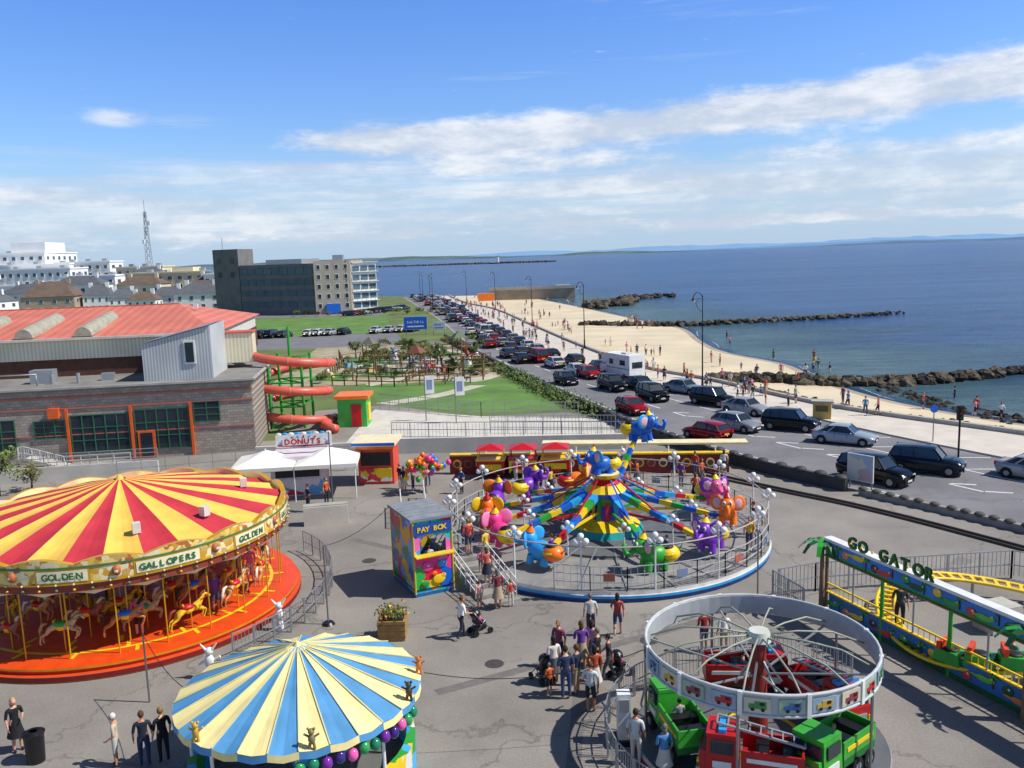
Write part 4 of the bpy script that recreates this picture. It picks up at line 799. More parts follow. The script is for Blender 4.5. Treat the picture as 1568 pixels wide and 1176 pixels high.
for i in range(12):
    a=-1.35+i*.1;b.sph(((K-.05)*math.cos(a),(K-.05)*math.sin(a),2.22+.06*(i%2)),(.15,.15,.18),bc[(i*3)%5],12);b.cyl(((K-.05)*math.cos(a),(K-.05)*math.sin(a),2.35),((K-.05)*math.cos(a),(K-.05)*math.sin(a),2.6),.008,white,n=4)
b.obj('balloons',ks)
b=MB()
for a,m in((-.3,M('#4a4030')),(-1.25,M('#8a7a50')),(.15,M('#c8783a')),(-2.2,M('#c8a040'))):
    x,y=(K-.05)*math.cos(a),(K-.05)*math.sin(a);b.sph((x,y,2.98),(.1,.08,.16),m);b.sph((x,y,3.18),.09,m);
    for s_ in(-1,1):b.sph((x+s_*.08,y,3.26),.04,m,6);b.cyl((x+s_*.05,y,2.86),(x+s_*.07,y,2.7),.04,m);b.cyl((x+s_*.08,y,3.05),(x+s_*.2,y,3.12),.03,m)
b.obj('cartoon_figures',ks)
# ================= FLYING ELEPHANT RIDE
fx,fy=4.7,43.5;fe=empty('flying_elephant_ride',(fx,fy,0));RF=8.3
b=MB();b.lathe([(0,.62),(4.2,.62),(4.2,.5),(RF,.5),(RF,.35),(RF+.05,.32),(RF+.05,.2),(RF,.0)],[M('#626467'),M('#626467'),M('#8a8884',.6,0,.18,1),white,M('#c0c0bc'),lblue,M('#1c3c7a')],72)
for i in range(24):
    a=i*math.pi/12;b.beam((3*math.cos(a),3*math.sin(a),.64),(RF*math.cos(a),RF*math.sin(a),.51),.06,.04,steel)
b.obj('platform',fe)
b=MB();rw=M('#c4c6c4',.4,.2)
for i in range(32):
    a=i*math.pi/16;c=(i+1)*math.pi/16
    if 16+2<i<16+6:continue
    b.rail([(RF*math.cos(a)*.99,RF*math.sin(a)*.99,.5),(RF*math.cos(c)*.99,RF*math.sin(c)*.99,.5)],1.1,rw,2,3,.022,.3)
    if i%2:b.box((RF*1.0*math.cos(a+.1),RF*1.0*math.sin(a+.1),1.15),(.04,.5,.35),[offw,M('#8090b0'),offw,M('#b06050')][i%4],a+.1)
for i in range(16):
    a=i*math.pi/8+.15;x,y=RF*.985*math.cos(a),RF*.985*math.sin(a);b.cyl((x,y,.5),(x,y,2.7),.04,white)
    for dx,dz in((-.22,0),(.22,0),(0,.24)):b.sph((x+dx,y,2.7+dz),.15,M('#ececea',.2),8)
b.tube([(RF*.985*math.cos(i*math.pi/24),RF*.985*math.sin(i*math.pi/24),2.45) for i in range(48)],.035,M('#b0a8a0'),5,True);b.obj('balustrade',fe)
b=MB();seg=[blue,yellow,green,red,lblue,pink];b.lathe([(2.0,.6),(1.8,.95),(.9,1.3),(.65,2.0),(.85,2.4),(1.1,2.75),(.75,3.1),(.45,3.35),(.75,3.5),(.75,3.65),(0,3.65)],[teal,yellow,purple,green,blue,yellow,red,yellow,gold,cream],16)
for i in range(12):
    a=i*math.pi/6;b.beam((.9*math.cos(a),.9*math.sin(a),1.3),(.7*math.cos(a),.7*math.sin(a),2.4),.2,.1,seg[i%6])
b.obj('hub',fe)
def eleph(c1,c2,c3):
    b=MB();b.sph((.05,0,.62),(.62,.42,.42),c1,14);b.sph((.62,0,1.05),(.36,.34,.36),c1,12);b.sph((-.55,0,.6),(.5,.46,.36),c2,12);b.sph((-.5,0,.9),(.28,.28,.12),black,10)
    for sy in(-1,1):
        b.sph((.5,sy*.48,1.12),(.07,.34,.36),c3,12,Matrix.Rotation(sy*.45,3,'Z'));b.sph((.53,sy*.46,1.12),(.07,.25,.27),M('#e8b0b8'),10,Matrix.Rotation(sy*.45,3,'Z'))
        b.sph((.9,sy*.14,1.2),(.06,.08,.11),white,8);b.sph((.95,sy*.14,1.2),(.03,.04,.06),black,6)
        for x in(.4,-.3):b.cyl((x,sy*.24,.45),(x+.06,sy*.26,.08),.15,c1,.17,10);b.sph((x+.2,sy*.26,.1),.06,white,6)
    b.tube([(.85,0,1.0),(1.1,0,.82),(1.32,0,.82),(1.42,0,1.05),(1.36,0,1.25)],[.15,.12,.1,.08,.1],c1,8);b.cyl((.55,0,1.38),(.5,0,1.62),.2,c2,.04,10);b.sph((.5,0,1.65),.07,red,6)
    b.tube([(-1.0,0,.7),(-1.15,0,.85),(-1.2,0,1.0)],.03,c1,5);b.lathe([(.44,.5),(.47,.56),(.44,.62)],yellow,16,c=(-.5,0,.12));return b.mesh('elephant')
EM=[eleph(*q) for q in((orng2,red,yellow),(pink,yellow,M('#f080b0')),(lblue,orng2,lblue),(green,yellow,green),(purple,yellow,purple),(orng2,red,orng2),(M('#f0609a'),yellow,purple),(blue,yellow,lblue),(purple,yellow,orng2),(pink,green,pink))]
b=MB()
info=[(208,.9,1),(182,.8,0),(160,1.1,8),(235,.65,2),(285,.6,3),(318,.75,4),(345,1.2,5),(18,1.2,6),(52,4.6,7),(100,1.0,0),(130,1.1,4)]
ES=1.12
for ang,z,k in info:
    a=math.radians(ang);rr_=6.2 if z<3 else 3.6;d=V((math.cos(a),math.sin(a),0));p0=d*.9+V((0,0,2.65));p1=d*(rr_-.3)+V((0,0,z+.35))
    for s_ in range(8):b.beam(p0.lerp(p1,s_/8),p0.lerp(p1,(s_+1)/8),.34-.02*s_,.3-.015*s_,[blue,lblue,blue,yellow,green,blue,yellow,blue][s_] if k%2 else [lblue,green,yellow,blue,lblue,red,yellow,green][s_])
    b.beam(d*.8+V((0,0,1.7)),p0.lerp(p1,.55)-V((0,0,.15)),.1,.12,[green,red,yellow][k%3]);b.beam(d*.8+V((0,0,3.4)),p0.lerp(p1,.45)+V((0,0,.1)),.07,.07,[red,blue][k%2])
    b.beam(p1,p1+d*.3-V((0,0,.05)),.5,.2,yellow)
    put(EM[k],'elephant',tuple(d*rr_+V((0,0,z))),a-math.pi/2,ES,parent=fe)
b.obj('arms',fe);put(EM[7],'top_elephant',(-.1,0,3.5),math.radians(200),1.0,parent=fe)
for ang,z,k in info[3:8]:
    a=math.radians(ang);rr_=6.2;hd=a-math.pi/2;man('sit',fx+rr_*math.cos(a)-.55*math.cos(hd),fy+rr_*math.sin(a)-.55*math.sin(hd),z+.5,hd-math.pi/2,.8,name='child')
b=MB()
for i in range(10):
    a=i*math.pi/5+.4;x,y=4.4*math.cos(a),4.4*math.sin(a);b.cyl((x,y,.6),(x,y,1.9),.035,white)
    for dx,dz in((-.2,0),(.2,0),(0,.22)):b.sph((x+dx,y,2.0+dz),.13,M('#ececea',.2),8)
b.obj('globe_lights',fe)
b=MB();pr=M('#7a1a1c',.5,0,.15,2)
b.beam((-4.5,58.6,.65),(14.5,56.6,.65),.5,1.3,pr);b.beam((-4.5,58.6,1.36),(14.5,56.6,1.36),.54,.1,yellow);b.beam((2,59.2,1.85),(16,57.6,1.85),1.2,.12,M('#e8dca8',.5))
for i in range(24):
    t=i/23;x=-4+18*t;y=58.3-1.9*t;b.cyl((x,y-.0,.75),(x,y-.06,.75),.3,[M('#c8a040'),M('#a85a38'),M('#d8c890'),M('#8a5040')][i%4],n=12);b.cyl((x,y-.06,.75),(x,y-.08,.75),.2,M('#5a2a20'),n=12)
    if i%4==0:b.cyl((x+2,y+.2,0),(x+2,y+.2,1.8),.05,white)
b.obj('miniature_train_ride')
for i,x in enumerate((-1.6,.6,2.8)):
    b=MB();m=red if i!=1 else yellow;m2_=yellow if i!=1 else red;b.box((0,0,.8),(1.9,1.0,.9),m);b.box((0,0,1.28),(2.0,1.1,.1),m2_);b.box((0,-.52,.8),(1.5,.04,.4),m2_)
    for s_ in(-.85,.85):
        for t_ in(-.45,.45):b.cyl((s_,t_,1.3),(s_,t_,2.05),.035,m2_)
    b.lathe([(0,2.35),(1.35,2.05)],m if i!=1 else red,4,a0=math.pi/4)
    for s_ in(-.6,.6):
        for t_ in(-1,1):b.cyl((s_,t_*.45,.3),(s_,t_*.55,.3),.28,black,n=12)
    b.obj('train_carriage',loc=(x,57.3-.1*i,0),rz=-.1)
b=MB();
for i in range(60):
    b.sph((-5.8+R.gauss(0,.6),53.8+R.gauss(0,.4),1.9+R.gauss(0,.28)),(.18,.18,.21),[M('#d03028',.2),M('#f07020',.2),M('#2fa035',.2),M('#2878d8',.2),pink,yellow][i%6],8)
b.cyl((-5.8,53.8,0),(-5.8,53.8,2),.04,metal);b.obj('balloon_cluster')
b=MB();b.rail([(-5.8,52.5,0),(-5.2,48,0),(-4.6,46.5,0)],1.2,white,1,2,.03,.2);b.rail([(-7,50.5,0),(-6.4,46.5,0)],1.2,white,1,2,.03,.2);b.obj('queue_railing')
for i in range(18):man(R.choice(['stand','standw','shorts']),R.uniform(-6.5,14),R.uniform(52.8,56),0)
man('stand',-6.7,54.6);man('shorts',-7.6,55,top='#1c1c22');man('standw',-7.2,53.9,top='#15171c')
# ================= TICKET BOOTH
art=mural('booth_art',['#ee3a90','#2fa8e6','#2fb04a','#f0c81c','#1464d0','#e02040','#f070b8','#30c0b8'],1.6,.4,.8);art2=mural('booth_side_art',['#3a6ab0','#6ab0e0','#3a8a5a','#c03a4a','#d8b030','#7aa0d8','#4a8ac8'],1.8,.4,.8)
b=MB();C=[V((-4.6,36.5,0)),V((-2.95,37.3,0)),V((-4.25,39.8,0)),V((-5.9,39.0,0))]
def wallq(a,c,z0,z1,m):b.poly([(a.x,a.y,z0),(c.x,c.y,z0),(c.x,c.y,z1),(a.x,a.y,z1)],m)
wallq(C[0],C[1],.15,1.9,art);wallq(C[0],C[1],2.75,3.5,art);wallq(C[3],C[0],.15,3.5,art2);wallq(C[1],C[2],.15,1.7,art);wallq(C[1],C[2],2.8,3.5,art);wallq(C[2],C[3],.15,3.5,art2)
dd_=(C[1]-C[0]).normalized();wallq(C[0],C[0]+dd_*.3,1.9,2.75,art);wallq(C[1]-dd_*.3,C[1],1.9,2.75,art)
nrm=V((dd_.y,-dd_.x,0))
for q in C:b.cyl(q+V((0,0,.15)),q+V((0,0,3.5)),.05,M('#c8b030',.4),n=6)
b.prism([(q.x,q.y) for q in [C[0]*1.0-V((.08,.12,0)),C[1]+V((.15,-.06,0)),C[2]+V((.08,.12,0)),C[3]+V((-.15,.06,0))]],3.5,3.62,M('#858a8e',.6,0,.2,2));b.prism([(q.x,q.y) for q in C],0,.16,M('#1464a0'));b.prism([(q.x*.999,q.y*.999) for q in C],.3,.34,dark)
for i in range(1,6):
    a=C[0].lerp(C[3],i/6);c=C[1].lerp(C[2],i/6);b.beam(a+V((0,0,3.64)),c+V((0,0,3.64)),.05,.04,steel)
b.beam(C[0]+nrm*.15+V((0,0,1.92)),C[1]+nrm*.15+V((0,0,1.92)),.4,.06,yellow);b.beam(C[0]+nrm*.03+V((0,0,3.1)),C[1]+nrm*.03+V((0,0,3.1)),.05,.5,M('#1c4a9a'))
b.text('PAY BOX',C[0]+nrm*.08+dd_*.18+V((0,0,3.0)),dd_,(0,0,1),.32,yellow,.6)
cc=(C[0]+C[1])/2+nrm*.04;Rm=Matrix.Rotation(math.atan2(dd_.y,dd_.x),3,'Z')
for k,(ox,oz,r,m) in enumerate(((-.3,1.35,.3,pink),(-.42,1.5,.12,pink),(-.28,1.4,.08,white),(.4,1.4,.22,lblue),(.45,1.45,.07,white),(.2,.7,.3,yellow),(.42,.85,.13,yellow),(.44,.9,.05,black),(-.45,.6,.2,green),(.0,1.0,.13,orng2))):
    b.sph(cc+nrm*(.004*k)+dd_*ox+V((0,0,oz)),(r,.03,r*.75),m,12,Rm)
b.obj('ticket_booth');man('stand',-4.1,38.0,.3,math.pi+.4,1,top='#c9c9c6')
b=MB()
for i in range(6):
    t=i/5;b.box((-1.0-1.45*t+.2,35.8+3.3*t,.05+.09*i),(1.6,.66,.1+.18*i),M('#8f8c86',.6,0,.2,2),.42)
for ox in(-.75,.8):
    b.rail([(-.9+ox,35.6+ox*.35,0),(-2.4+ox,39.2+ox*.35,.6)],1.0,white,.7,3,.022)
b.obj('access_steps')
man('shorts',-2.3,39.0,1.05,.3,1.0,top='#c84a4a',bot='#2b3a58');man('standw',-1.4,36.9,.4,.4,.95,top='#c75a50');man('shorts',-1.7,37.7,.66,.4,.65,top='#d06a8a');man('standw',-.9,35.0,0,.4,1,top='#7a2a3a');man('stand',-.35,35.2,0,.5,.72,top='#b53a2a');man('shorts',-1.7,35.1,0,.4,.7,top='#e0a0a0')
for a in(190,200,214,330,350,20,40,75,110):man(R.choice(['stand','shorts','standw']),fx+7.5*math.cos(math.radians(a)),fy+7.5*math.sin(math.radians(a)),.5)
b=MB();b.box((0,0,.42),(1.05,.9,.84),M('#a07c44',.8,0,.2,4),tp=1.06)
for z in(.2,.45,.7):b.box((0,-.475,z),(1.12,.03,.05),M('#6b5434'))
b.box((0,0,.86),(.95,.8,.04),M('#2a2018'));q=random.Random(5)
for i in range(420):
    c=V((q.gauss(0,.27),q.gauss(0,.22),.95+abs(q.gauss(0,.16))));e=V((q.gauss(0,1),q.gauss(0,1),q.gauss(0,1))).normalized();g_=e.orthogonal().normalized();b.poly([c-e*.07,c+g_*.04,c+e*.07,c-g_*.04],lf[i%3] if i%5 else [red,yellow,orng2][i%3])
b.obj('flower_planter',loc=(-5.1,32.6,0))
def stroller(x,y,rz,m=dark):
    b=MB()
    for sx in(-1,1):
        b.tube([(sx*.24,-.35,1.05),(sx*.24,-.1,.7),(sx*.24,.35,.25)],.018,metal);b.tube([(sx*.24,.2,.65),(sx*.24,-.25,.2)],.018,metal)
        for yy_ in(-.28,.38):b.cyl((sx*.22,yy_,.13),(sx*.27,yy_,.13),.13,rubber,n=12)
    b.cyl((-.26,-.36,1.05),(.26,-.36,1.05),.02,black);b.box((0,0,.5),(.42,.4,.08),m);b.box((0,-.2,.72),(.42,.08,.5),m,rm=Matrix.Rotation(.35,3,'X'));b.lathe([(.24,0),(.22,.12),(.14,.2),(0,.23)],m,12,c=(0,-.16,.85),sm=True);b.box((0,-.1,.25),(.36,.4,.14),m);b.sph((0,.0,.78),.1,skin,8);b.sph((0,.02,.62),(.12,.1,.14),pink,8)
    b.obj('stroller',loc=(x,y,0),rz=rz)
man('push',-2.35,32.2,0,-1.0,1,top='#e8e8e4',bot='#2b3040');stroller(-1.65,32.65,-1.0)
man('stand',2.8,32.1,0,.1,1,top='#c8c4bc',bot='#2b3040');man('walkw',3.85,32,0,-.2,1,top='#a04038',bot='#3a4a70')
G_=[('stand',1.5,27.3,.2,'#2c3a5c'),('shorts',2.25,26.4,-.3,'#c9ccce'),('standw',1.15,28.3,.5,'#d8d4cc'),('stand',1.7,28.2,-.4,'#3a4a8a'),('standw',2.2,29.3,.2,'#6a3a9a'),('stand',2.75,28.9,1.2,'#1c1c22'),('walk',3.1,28.4,1.4,'#2a2a30'),('standw',2.6,29.6,-.5,'#c9a0b0'),('shorts',1.9,27.6,.9,'#1c2a44'),('stand',1.4,29.6,2.6,'#8a3a5a'),('standw',2.5,27.5,.1,'#b8502a')]
for k,x,y,rz,c in G_:man(k,x,y,0,rz,1.05 if c!='#3a4a8a' else .75,top=c)
stroller(.75,28.6,.6,M('#3a3a40'));stroller(3.5,28.7,-.8);man('shorts',.95,27.6,0,.5,.66,top='#c75a20')
man('standw',-16,25.2,0,-2.2,1,top='#15151a',bot='#15151a',hr='#a88a5a');man('walk',-16.8,24.7,0,0,.7,top='#d0305a');man('shorts',-12.4,24.2,0,1.8,1,top='#c4b49c',bot='#c9c5b8',hr='#d8d8d4');man('stand',-11.5,24.1,0,.4,1,top='#1c2438');man('stand',-11.0,24.3,0,.8,1,top='#101014')
b=MB();b.cyl((0,0,0),(0,0,.9),.26,dark,.3,14);b.lathe([(.31,.88),(.34,.95),(.2,1.02),(.12,1.0)],dark,14);b.obj('litter_bin',loc=(-15.1,24.6,0))
for x,y in((-9.9,33.6),(-11.4,29.6)):
    b=MB();b.cyl((0,0,0),(0,0,.5),.2,white,.1);b.sph((0,0,.65),(.2,.16,.3),white);b.sph((0,.02,1.05),.16,white);b.cyl((-.1,0,1.1),(-.3,0,1.35),.06,white,.02);b.cyl((.1,0,1.1),(.3,0,1.35),.06,white,.02);b.cyl((.15,0,.7),(.4,0,.85),.05,white);b.cyl((-.15,0,.7),(-.4,0,.55),.05,white);b.obj('white_figurine',loc=(x,y,0))
kk=empty('refreshment_kiosk',(-14.2,55.4,0),.1)
b=MB();b.box((0,0,1.3),(3.4,2.6,2.6),M('#d8ccd0'));b.box((0,-1.32,.6),(3.2,.06,1.0),mural('kiosk_panels',['#e8d8d8','#d83a3a','#e8e8e4','#6ab0e0'],1.5));b.box((0,-1.32,1.7),(2.8,.06,.9),dark);b.obj('walls',kk)
b=MB();cw=M('#ece8dc',.8,0,.04)
for x in(-2.0,2.0):
    b.lathe([(.05,3.05),(1.4,2.62),(2.75,2.32)],cw,4,c=(x,-.9,0),a0=math.pi/4);b.lathe([(2.75,2.32),(2.75,2.08)],cw,4,c=(x,-.9,0),a0=math.pi/4);b.cyl((x,-.9,2.9),(x,-.9,3.15),.05,white)
for x,y in((-3.8,-2.7),(0,-2.7),(3.8,-2.7),(-3.8,.9),(3.8,.9)):b.cyl((x,y,0),(x,y,2.3),.04,white)
b.obj('white_canopy',kk)
b=MB();b.box((.4,-.3,3.45),(3.6,.12,.85),white)
for i in range(13):
    a=math.pi*(i+.5)/13;b.beam((.4,-.385,3.1),(.4+1.7*math.cos(a),-.385,3.1+.7*math.sin(a)),.02,.10,lblue if i%2 else red)
b.box((.4,-.39,3.4),(2.7,.03,.45),white);b.text('DONUTS',(-.85,-.42,3.24),(1,0,0),(0,0,1),.5,red,.84)
for i in range(9):b.sph((-1.2+i*.4,-.3,3.9),(.2,.06,.13),lblue if i%2 else white,8)
b.obj('sign',kk)
k2=empty('snack_kiosk',(-9.3,57.4,0),-.05);b=MB();b.box((0,0,1.35),(2.4,2,2.7),M('#d84a30'));b.box((0,-1.03,1.75),(2.0,.06,.9),dark);b.box((0,-1.04,.65),(2.1,.06,.9),mural('kiosk_art',['#e8c21c','#e8e8e4','#d03040','#e8e8e4'],1.8));b.box((0,-.2,2.85),(2.9,2.8,.25),M('#e8d8b0'));b.box((0,-1.2,2.6),(2.6,.1,.3),orng2);b.box((0,-1.65,2.87),(2.92,.04,.18),blue);b.obj('walls',k2)
b=MB();b.box((0,0,.55),(2.5,.7,1.1),lconc);b.box((0,0,1.13),(2.5,.55,.08),concrete);b.obj('concrete_block',loc=(-11,48,0),rz=.18)
man('shorts',-12.6,50.5,0,2.2,1,top='#202a44');man('stand',-11.8,51.9)
# ================= TRUCK RIDE
tx,ty=7.1,24.1;tr=empty('truck_ride',(tx,ty,0))
b=MB();b.lathe([(0,.4),(3.7,.4),(3.75,.3),(3.75,.1),(3.7,0)],[M('#5f6164',.6,0,.2,1),steel,M('#8a2020'),dark],48);b.lathe([(1.2,.41),(1.35,.41)],yellow,40);b.obj('platform',tr)
b=MB();Q=3.35;rg=M('#aab2b8',.4,.1,.12,2)
b.lathe([(Q-.06,2.9),(Q,2.9),(Q,3.45),(Q-.06,3.45),(Q-.06,2.9)],[steel,rg,white,M('#a9adb0')],56)
for z in(3.47,2.88):b.tube([(Q*math.cos(i*math.pi/24),Q*math.sin(i*math.pi/24),z) for i in range(48)],.05,M('#b8bcbc'),6,True)
tcol=[M('#b82a30',.4),M('#3a8a4a',.4),M('#3a6aa8',.4),M('#c8a040',.4),M('#8a3a4a',.4)]
for i in range(24):
    a=i*math.pi/12+.1+math.pi/24;d=V((math.cos(a),math.sin(a),0));tg=V((-d.y,d.x,0));m=tcol[i%5]
    b.box(d*(Q+.008)+V((0,0,3.17)),(.03,.68,.40),M(['#8fa8b8','#c8c0a8','#9ab09a'][i%3],.4),a)
    b.box(d*(Q+.022)+tg*.08+V((0,0,3.18)),(.03,.3,.2),m,a);b.box(d*(Q+.022)-tg*.15+V((0,0,3.14)),(.03,.14,.13),m,a);b.box(d*(Q+.03)+tg*.12+V((0,0,3.22)),(.03,.12,.08),dark,a)
    for s_ in(-.12,.14):b.cyl(d*(Q+.02)+tg*s_+V((0,0,3.06)),d*(Q+.045)+tg*s_+V((0,0,3.06)),.05,black,n=8)
for i in range(12):
    a=i*math.pi/6+.1;d=V((math.cos(a),math.sin(a),0));b.tube([d*.25+V((0,0,3.6)),d*1.2+V((0,0,3.62)),d*2.3+V((0,0,3.5)),d*(Q-.03)+V((0,0,3.05))],.03,M('#9aa08c'),5)
    if i%2:b.beam(d*.2+V((0,0,2.4)),d*(Q-.05)+V((0,0,2.93)),.05,.05,steel)
    b.box(d*(Q+.01)+V((0,0,3.18)),(.12,.12,.66),white,a)
for i in range(5):
    a=i*1.2566+.5;b.cyl((Q*math.cos(a),Q*math.sin(a),.3),(Q*math.cos(a),Q*math.sin(a),2.95),.045,metal)
b.obj('overhead_ring',tr)
b=MB();b.cyl((0,0,.4),(0,0,3.5),.3,M('#8a2a24'),.2,12);b.cyl((0,0,3.45),(0,0,3.75),.38,M('#c8ccc0'),.3,12)
for i in range(6):
    a=i*math.pi/3;b.beam((0,0,3.1),(.7*math.cos(a),.7*math.sin(a),2.1),.06,.06,steel)
b.obj('mast',tr)
def truck(m,m2,lad=False):
    b=MB();b.box((.85,0,.95),(.9,1.05,1.0),m,tp=.92);b.box((1.32,0,.75),(.3,1.0,.55),m,tp=.9);b.box((1.32,0,1.2),(.06,.85,.35),glass);b.box((.85,0,1.2),(.6,1.09,.36),glass);b.box((.85,0,1.5),(.85,.95,.1),m)
    b.box((-.45,0,.62),(1.6,1.05,.3),m2);b.box((-.45,.5,.95),(1.6,.06,.5),m);b.box((-.45,-.5,.95),(1.6,.06,.5),m);b.box((-1.25,0,.95),(.06,1.05,.5),m);b.box((-.2,0,.9),(.35,.9,.3),dark);b.box((-.9,0,.9),(.35,.9,.3),dark)
    for sy in(-1,1):b.box((-.45,sy*.54,.95),(1.3,.02,.12),yellow if not lad else white);b.box((.85,sy*.53,.7),(.5,.03,.2),white)
    for x in(-.9,-.3,1.0):
        for sy in(-1,1):b.cyl((x,sy*.42,.28),(x,sy*.58,.28),.27,rubber,n=12);b.cyl((x,sy*.58,.28),(x,sy*.6,.28),.13,steel)
    b.box((1.5,0,.45),(.1,1.0,.16),steel);b.box((1.49,0,.7),(.04,.5,.25),steel)
    for sy in(-1,1):b.cyl((1.47,sy*.38,.68),(1.53,sy*.38,.68),.08,yellow)
    if lad:
        for sy in(-.22,.22):b.beam((-1.3,sy,1.35),(1.0,sy,1.75),.06,.06,steel)
        for i in range(9):
            t=i/8;b.beam((-1.3+2.3*t,-.22,1.35+.4*t),(-1.3+2.3*t,.22,1.35+.4*t),.04,.04,steel)
        b.box((.85,0,1.6),(.2,.8,.12),lblue)
    return b.mesh('ride_truck')
TG=truck(M('#3aa032',.35),M('#1c6a2c'));TR=truck(M('#b8181c',.35),M('#8a1014'),True)
for i,a in enumerate((190,252,308,20,85)):
    a_=math.radians(a);put(TG if i in(0,2) else TR,'truck',(2.5*math.cos(a_),2.5*math.sin(a_),.42),a_-math.pi/2,1.0,parent=tr)
    if i%2==0:man('sit',tx+2.5*math.cos(a_),ty+2.5*math.sin(a_),.95,a_+math.pi,.7,name='child')
man('stand',7.6,30.2,0,.3,1,top='#e0e0dc');man('shorts',6.9,30.4,0,.3,1,top='#8a2a2a');man('stand',3.3,23.4,0,-.4,1,top='#c9c9c6');man('standw',4.0,22.6,0,.3,1,top='#4a8ac0')
b=MB();b.box((0,0,.9),(.4,.35,1.5),white);b.box((0,-.2,1.3),(.3,.06,.4),steel);b.box((0,0,.08),(.7,.6,.16),dark);b.obj('control_cabinet',loc=(3.1,24.6,0))
b=MB();
for a in range(100,260,12):
    a1,a2=math.radians(a),math.radians(a+11);b.rail([(tx+4.6*math.cos(a1),ty+4.6*math.sin(a1),0),(tx+4.6*math.cos(a2),ty+4.6*math.sin(a2),0)],1.1,steel,1,2,.02,.14)
for a in range(40,90,14):
    a1,a2=math.radians(a),math.radians(a+13);b.rail([(tx+5.6*math.cos(a1),ty+5.6*math.sin(a1),0),(tx+5.6*math.cos(a2),ty+5.6*math.sin(a2),0)],1.1,steel,1,2,.02,.14)
b.obj('crowd_barrier')
# ================= GO GATOR
gg=empty('go_gator_coaster');A=V((12.7,33.7,0));D=(V((15.9,25.3,0))-A).normalized();L=12.5;Nn=V((D.y,-D.x,0))
Nn=Nn if Nn.x<0 else -Nn
Rg=Matrix((D,Nn,V((0,0,1)))).transposed()
b=MB();up=V((0,0,1));gb=M('#2a80cc',.4,0,.15,1.5);b.beam(A+up*2.78,A+D*L+up*2.78,.14,.62,gb);b.beam(A+up*3.16,A+D*L+up*3.16,.4,.12,white);b.beam(A+up*2.45,A+D*L+up*2.45,.3,.06,M('#8a6a40'))
b.beam(A+Nn*.074+up*2.52,A+D*L+Nn*.074+up*2.52,.01,.1,green)
qg=random.Random(4)
def paintart(b,z0,z1,off,k):
    for i in range(k):
        t=(i+.5)*L/k+qg.uniform(-.1,.1);z=qg.uniform(z0,z1);m=[green,dgreen,M('#e8883a',.4),yellow,green,brown,M('#d84030',.4),M('#6ac040',.4)][i%8];c=A+D*t+Nn*(off+.0015*i)+up*z
        if i%3==0:
            b.sph(c,(.34,.012,.11),m,12,Rg);b.sph(c+D*.3+up*.06,(.14,.014,.09),m,10,Rg);b.sph(c+D*.32+up*.13,(.04,.018,.04),white,6,Rg);b.sph(c-D*.38,(.2,.012,.045),m,8,Rg)
        elif i%3==1:
            b.beam(c-up*.22,c+up*.12,.02,.05,brown)
            for kk_ in range(5):
                a=kk_*.6+.35;b.sph(c+up*.14+D*(.13*math.cos(a))+up*(.08*math.sin(a)),(.13,.012,.035),dgreen if kk_%2 else green,8,Rg@Matrix.Rotation(-(a-.2)*.6,3,'Y'))
        else:b.sph(c,(.2,.012,.16),m,10,Rg);b.sph(c+up*.05+D*.05,(.07,.016,.06),white,6,Rg)
paintart(b,2.68,2.9,.076,26)
b.text('GO GATOR',A+D*1.35+Nn*.14+up*3.24,D,(0,0,1),.62,M('#1a6a28',.4),.86,.08)
for i in range(8):b.sph(A+D*(1.5+i*.57)+Nn*.2+up*3.4,.05,yellow,6)
b.obj('header_beam',gg)
b=MB();pb=M('#7a6248',.8,0,.2,3)
for t in(0,3.0,6.1,9.2,12.4):
    q=A+D*t;b.cyl(q,q+up*2.6,.09,pb if t in(0,9.2) else green,.07)
    if t in(0,9.2):
        b.cyl(q+Nn*.25,q+Nn*.25+up*2.9,.12,pb,.08)
        for k in range(9):
            a=k*.7;e=V((math.cos(a),math.sin(a),0));s_=V((-e.y,e.x,0));c=q+Nn*.25+up*2.9;P_=[c,c+e*.3+up*.2,c+e*.65+up*.12,c+e*.95-up*.2]
            for w_,(u1,u2) in zip((.08,.14,.1),zip(P_,P_[1:])):b.poly([u1-s_*w_,u1+s_*w_,u2+s_*w_*.8-up*.02,u2-s_*w_*.8-up*.02],dgreen if k%2 else green)
for t in(1.5,4.5,7.6,10.8):b.cyl(A+D*t,A+D*t+up*2.5,.04,steel)
b.beam(A+up*.45+D*.2,A+D*L+up*.45,.08,.85,M('#2468a8',.4,0,.2,1.5));b.beam(A+Nn*.043+up*.12+D*.2,A+D*L+Nn*.043+up*.12,.01,.2,dgreen);paintart(b,.35,.65,.046,26);b.beam(A+up*.9,A+D*L+up*.9,.12,.06,yellow);b.beam(A+up*1.25,A+D*L+up*1.25,.06,.06,yellow)
for i in range(50):b.beam(A+D*i*.25+up*.9,A+D*i*.25+up*1.25,.02,.03,yellow)
b.obj('front_fence',gg)
b=MB();pts=[]
for i in range(72):
    t=2*math.pi*i/72;x=18.4+4.6*math.cos(t)+.5*math.cos(2*t);y=30.6+4.0*math.sin(t);z=.7+.35*math.cos(t*2+2.6)
    pts.append(V((x,y,z)))
ty_=M('#f4cc20',.4)
for s_ in(-.34,.34):
    pp=[]
    for i,q in enumerate(pts):
        d=(pts[(i+1)%72]-pts[i-1]).normalized();pp.append(q+V((-d.y,d.x,0))*s_)
    b.tube(pp,.075,ty_,6,True)
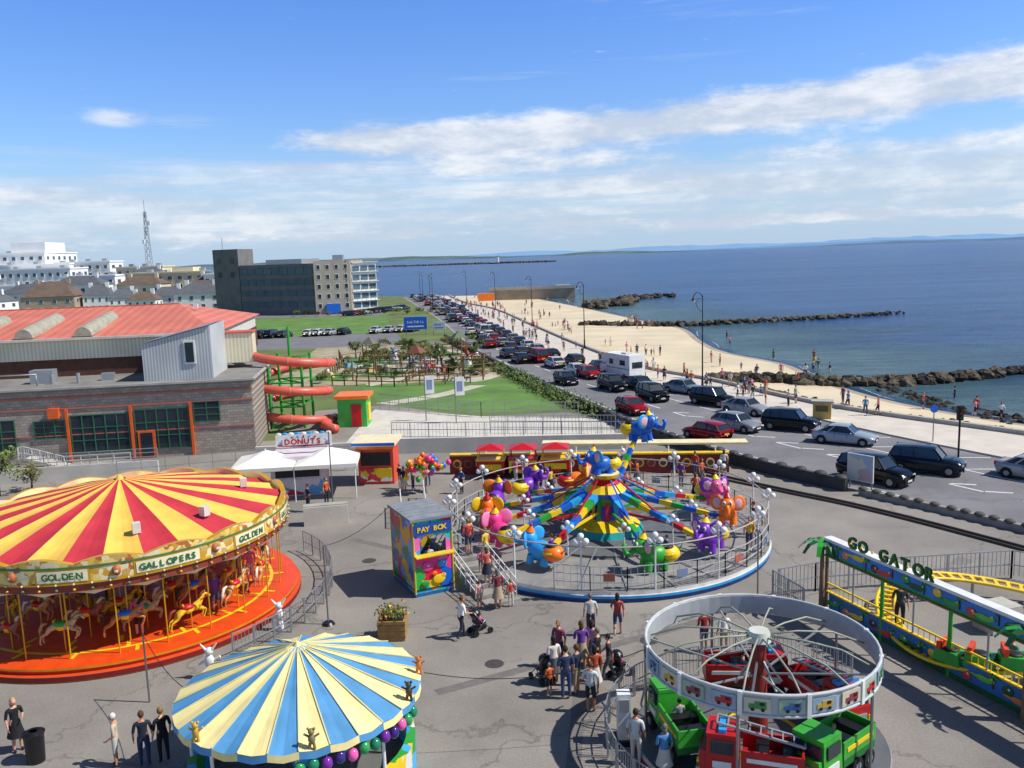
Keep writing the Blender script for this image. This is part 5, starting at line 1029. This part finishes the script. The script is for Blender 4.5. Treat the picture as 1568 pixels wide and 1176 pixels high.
for i,q in enumerate(pts):
    d=(pts[(i+1)%72]-pts[i-1]).normalized();n2=V((-d.y,d.x,0));b.beam(q-n2*.36,q+n2*.36,.13,.08,ty_);b.beam(q-up*.12,pts[(i+1)%72]-up*.12,.12,.12,M('#d8a818'))
    if i%5==0:b.cyl((q.x,q.y,0),(q.x,q.y,q.z),.06,steel)
b.obj('track',gg)
b=MB()
for k in range(4):
    q=pts[44+k*3];d=(pts[45+k*3]-pts[43+k*3]).normalized();a=math.atan2(d.y,d.x);m=Matrix.Rotation(a,3,'Z');b.box(q+V((0,0,.3)),(.95,.75,.4),green,a,tp=.9);b.box(q+V((0,0,.62))-d*.3,(.15,.65,.4),M('#d84020'),a);b.sph(q+V((0,0,.52)),(.3,.28,.06),black,8,m)
b.obj('gator_train',gg)
b=MB();b.prism([tuple((A+D*.3-Nn*.6).xy),tuple((A+D*12-Nn*.6).xy),tuple((A+D*12-Nn*1.7).xy),tuple((A+D*.3-Nn*1.7).xy)],0,.3,M('#9c9a96',.8,0,.2,1));b.box((18.6,31.6,.5),(1.4,1.0,1.0),M('#b8b4a8'),.3);b.obj('station_platform',gg)
man('stand',14.6,31.2,.3,2.9,1.1,top='#2a3038',bot='#16161a');man('sit',17.2,28.2,.0,2);man('standw',17.9,27.6,.0,2,top='#2f7a3a')
b=MB();b.rail([(11.2,35.2,0),(13,35.8,0),(22,36.5,0),(27,33,0)],1.3,steel,1.5,2,.03,.2);b.rail([(11.0,35.4,0),(11.6,33.2,0)],1.2,steel,1,2,.03,.15);b.obj('metal_fence')
b=MB()
for x,y in((-8,34),(10,34.2),(-11,50)):b.cyl((x,y,0),(x,y,3.4 if y<50 else 5),.035,metal);b.cyl((x,y,0),(x,y,.12),.3,dark,.2)
def cable(a,c,sag):
    a,c=V(a),V(c);b.tube([a.lerp(c,i/14)-V((0,0,sag*4*(i/14)*(1-i/14))) for i in range(15)],.012,black,4)
cable((-2.9,24,2.8),(3.7,24.2,3.2),.5);cable((-13,28,2.5),(-9.8,23.6,2.7),.3);cable((-8,34,3.4),(-5.9,39,3.6),.3);b.cyl((-13,28,0),(-13,28,2.5),.035,metal);b.obj('cable_poles')
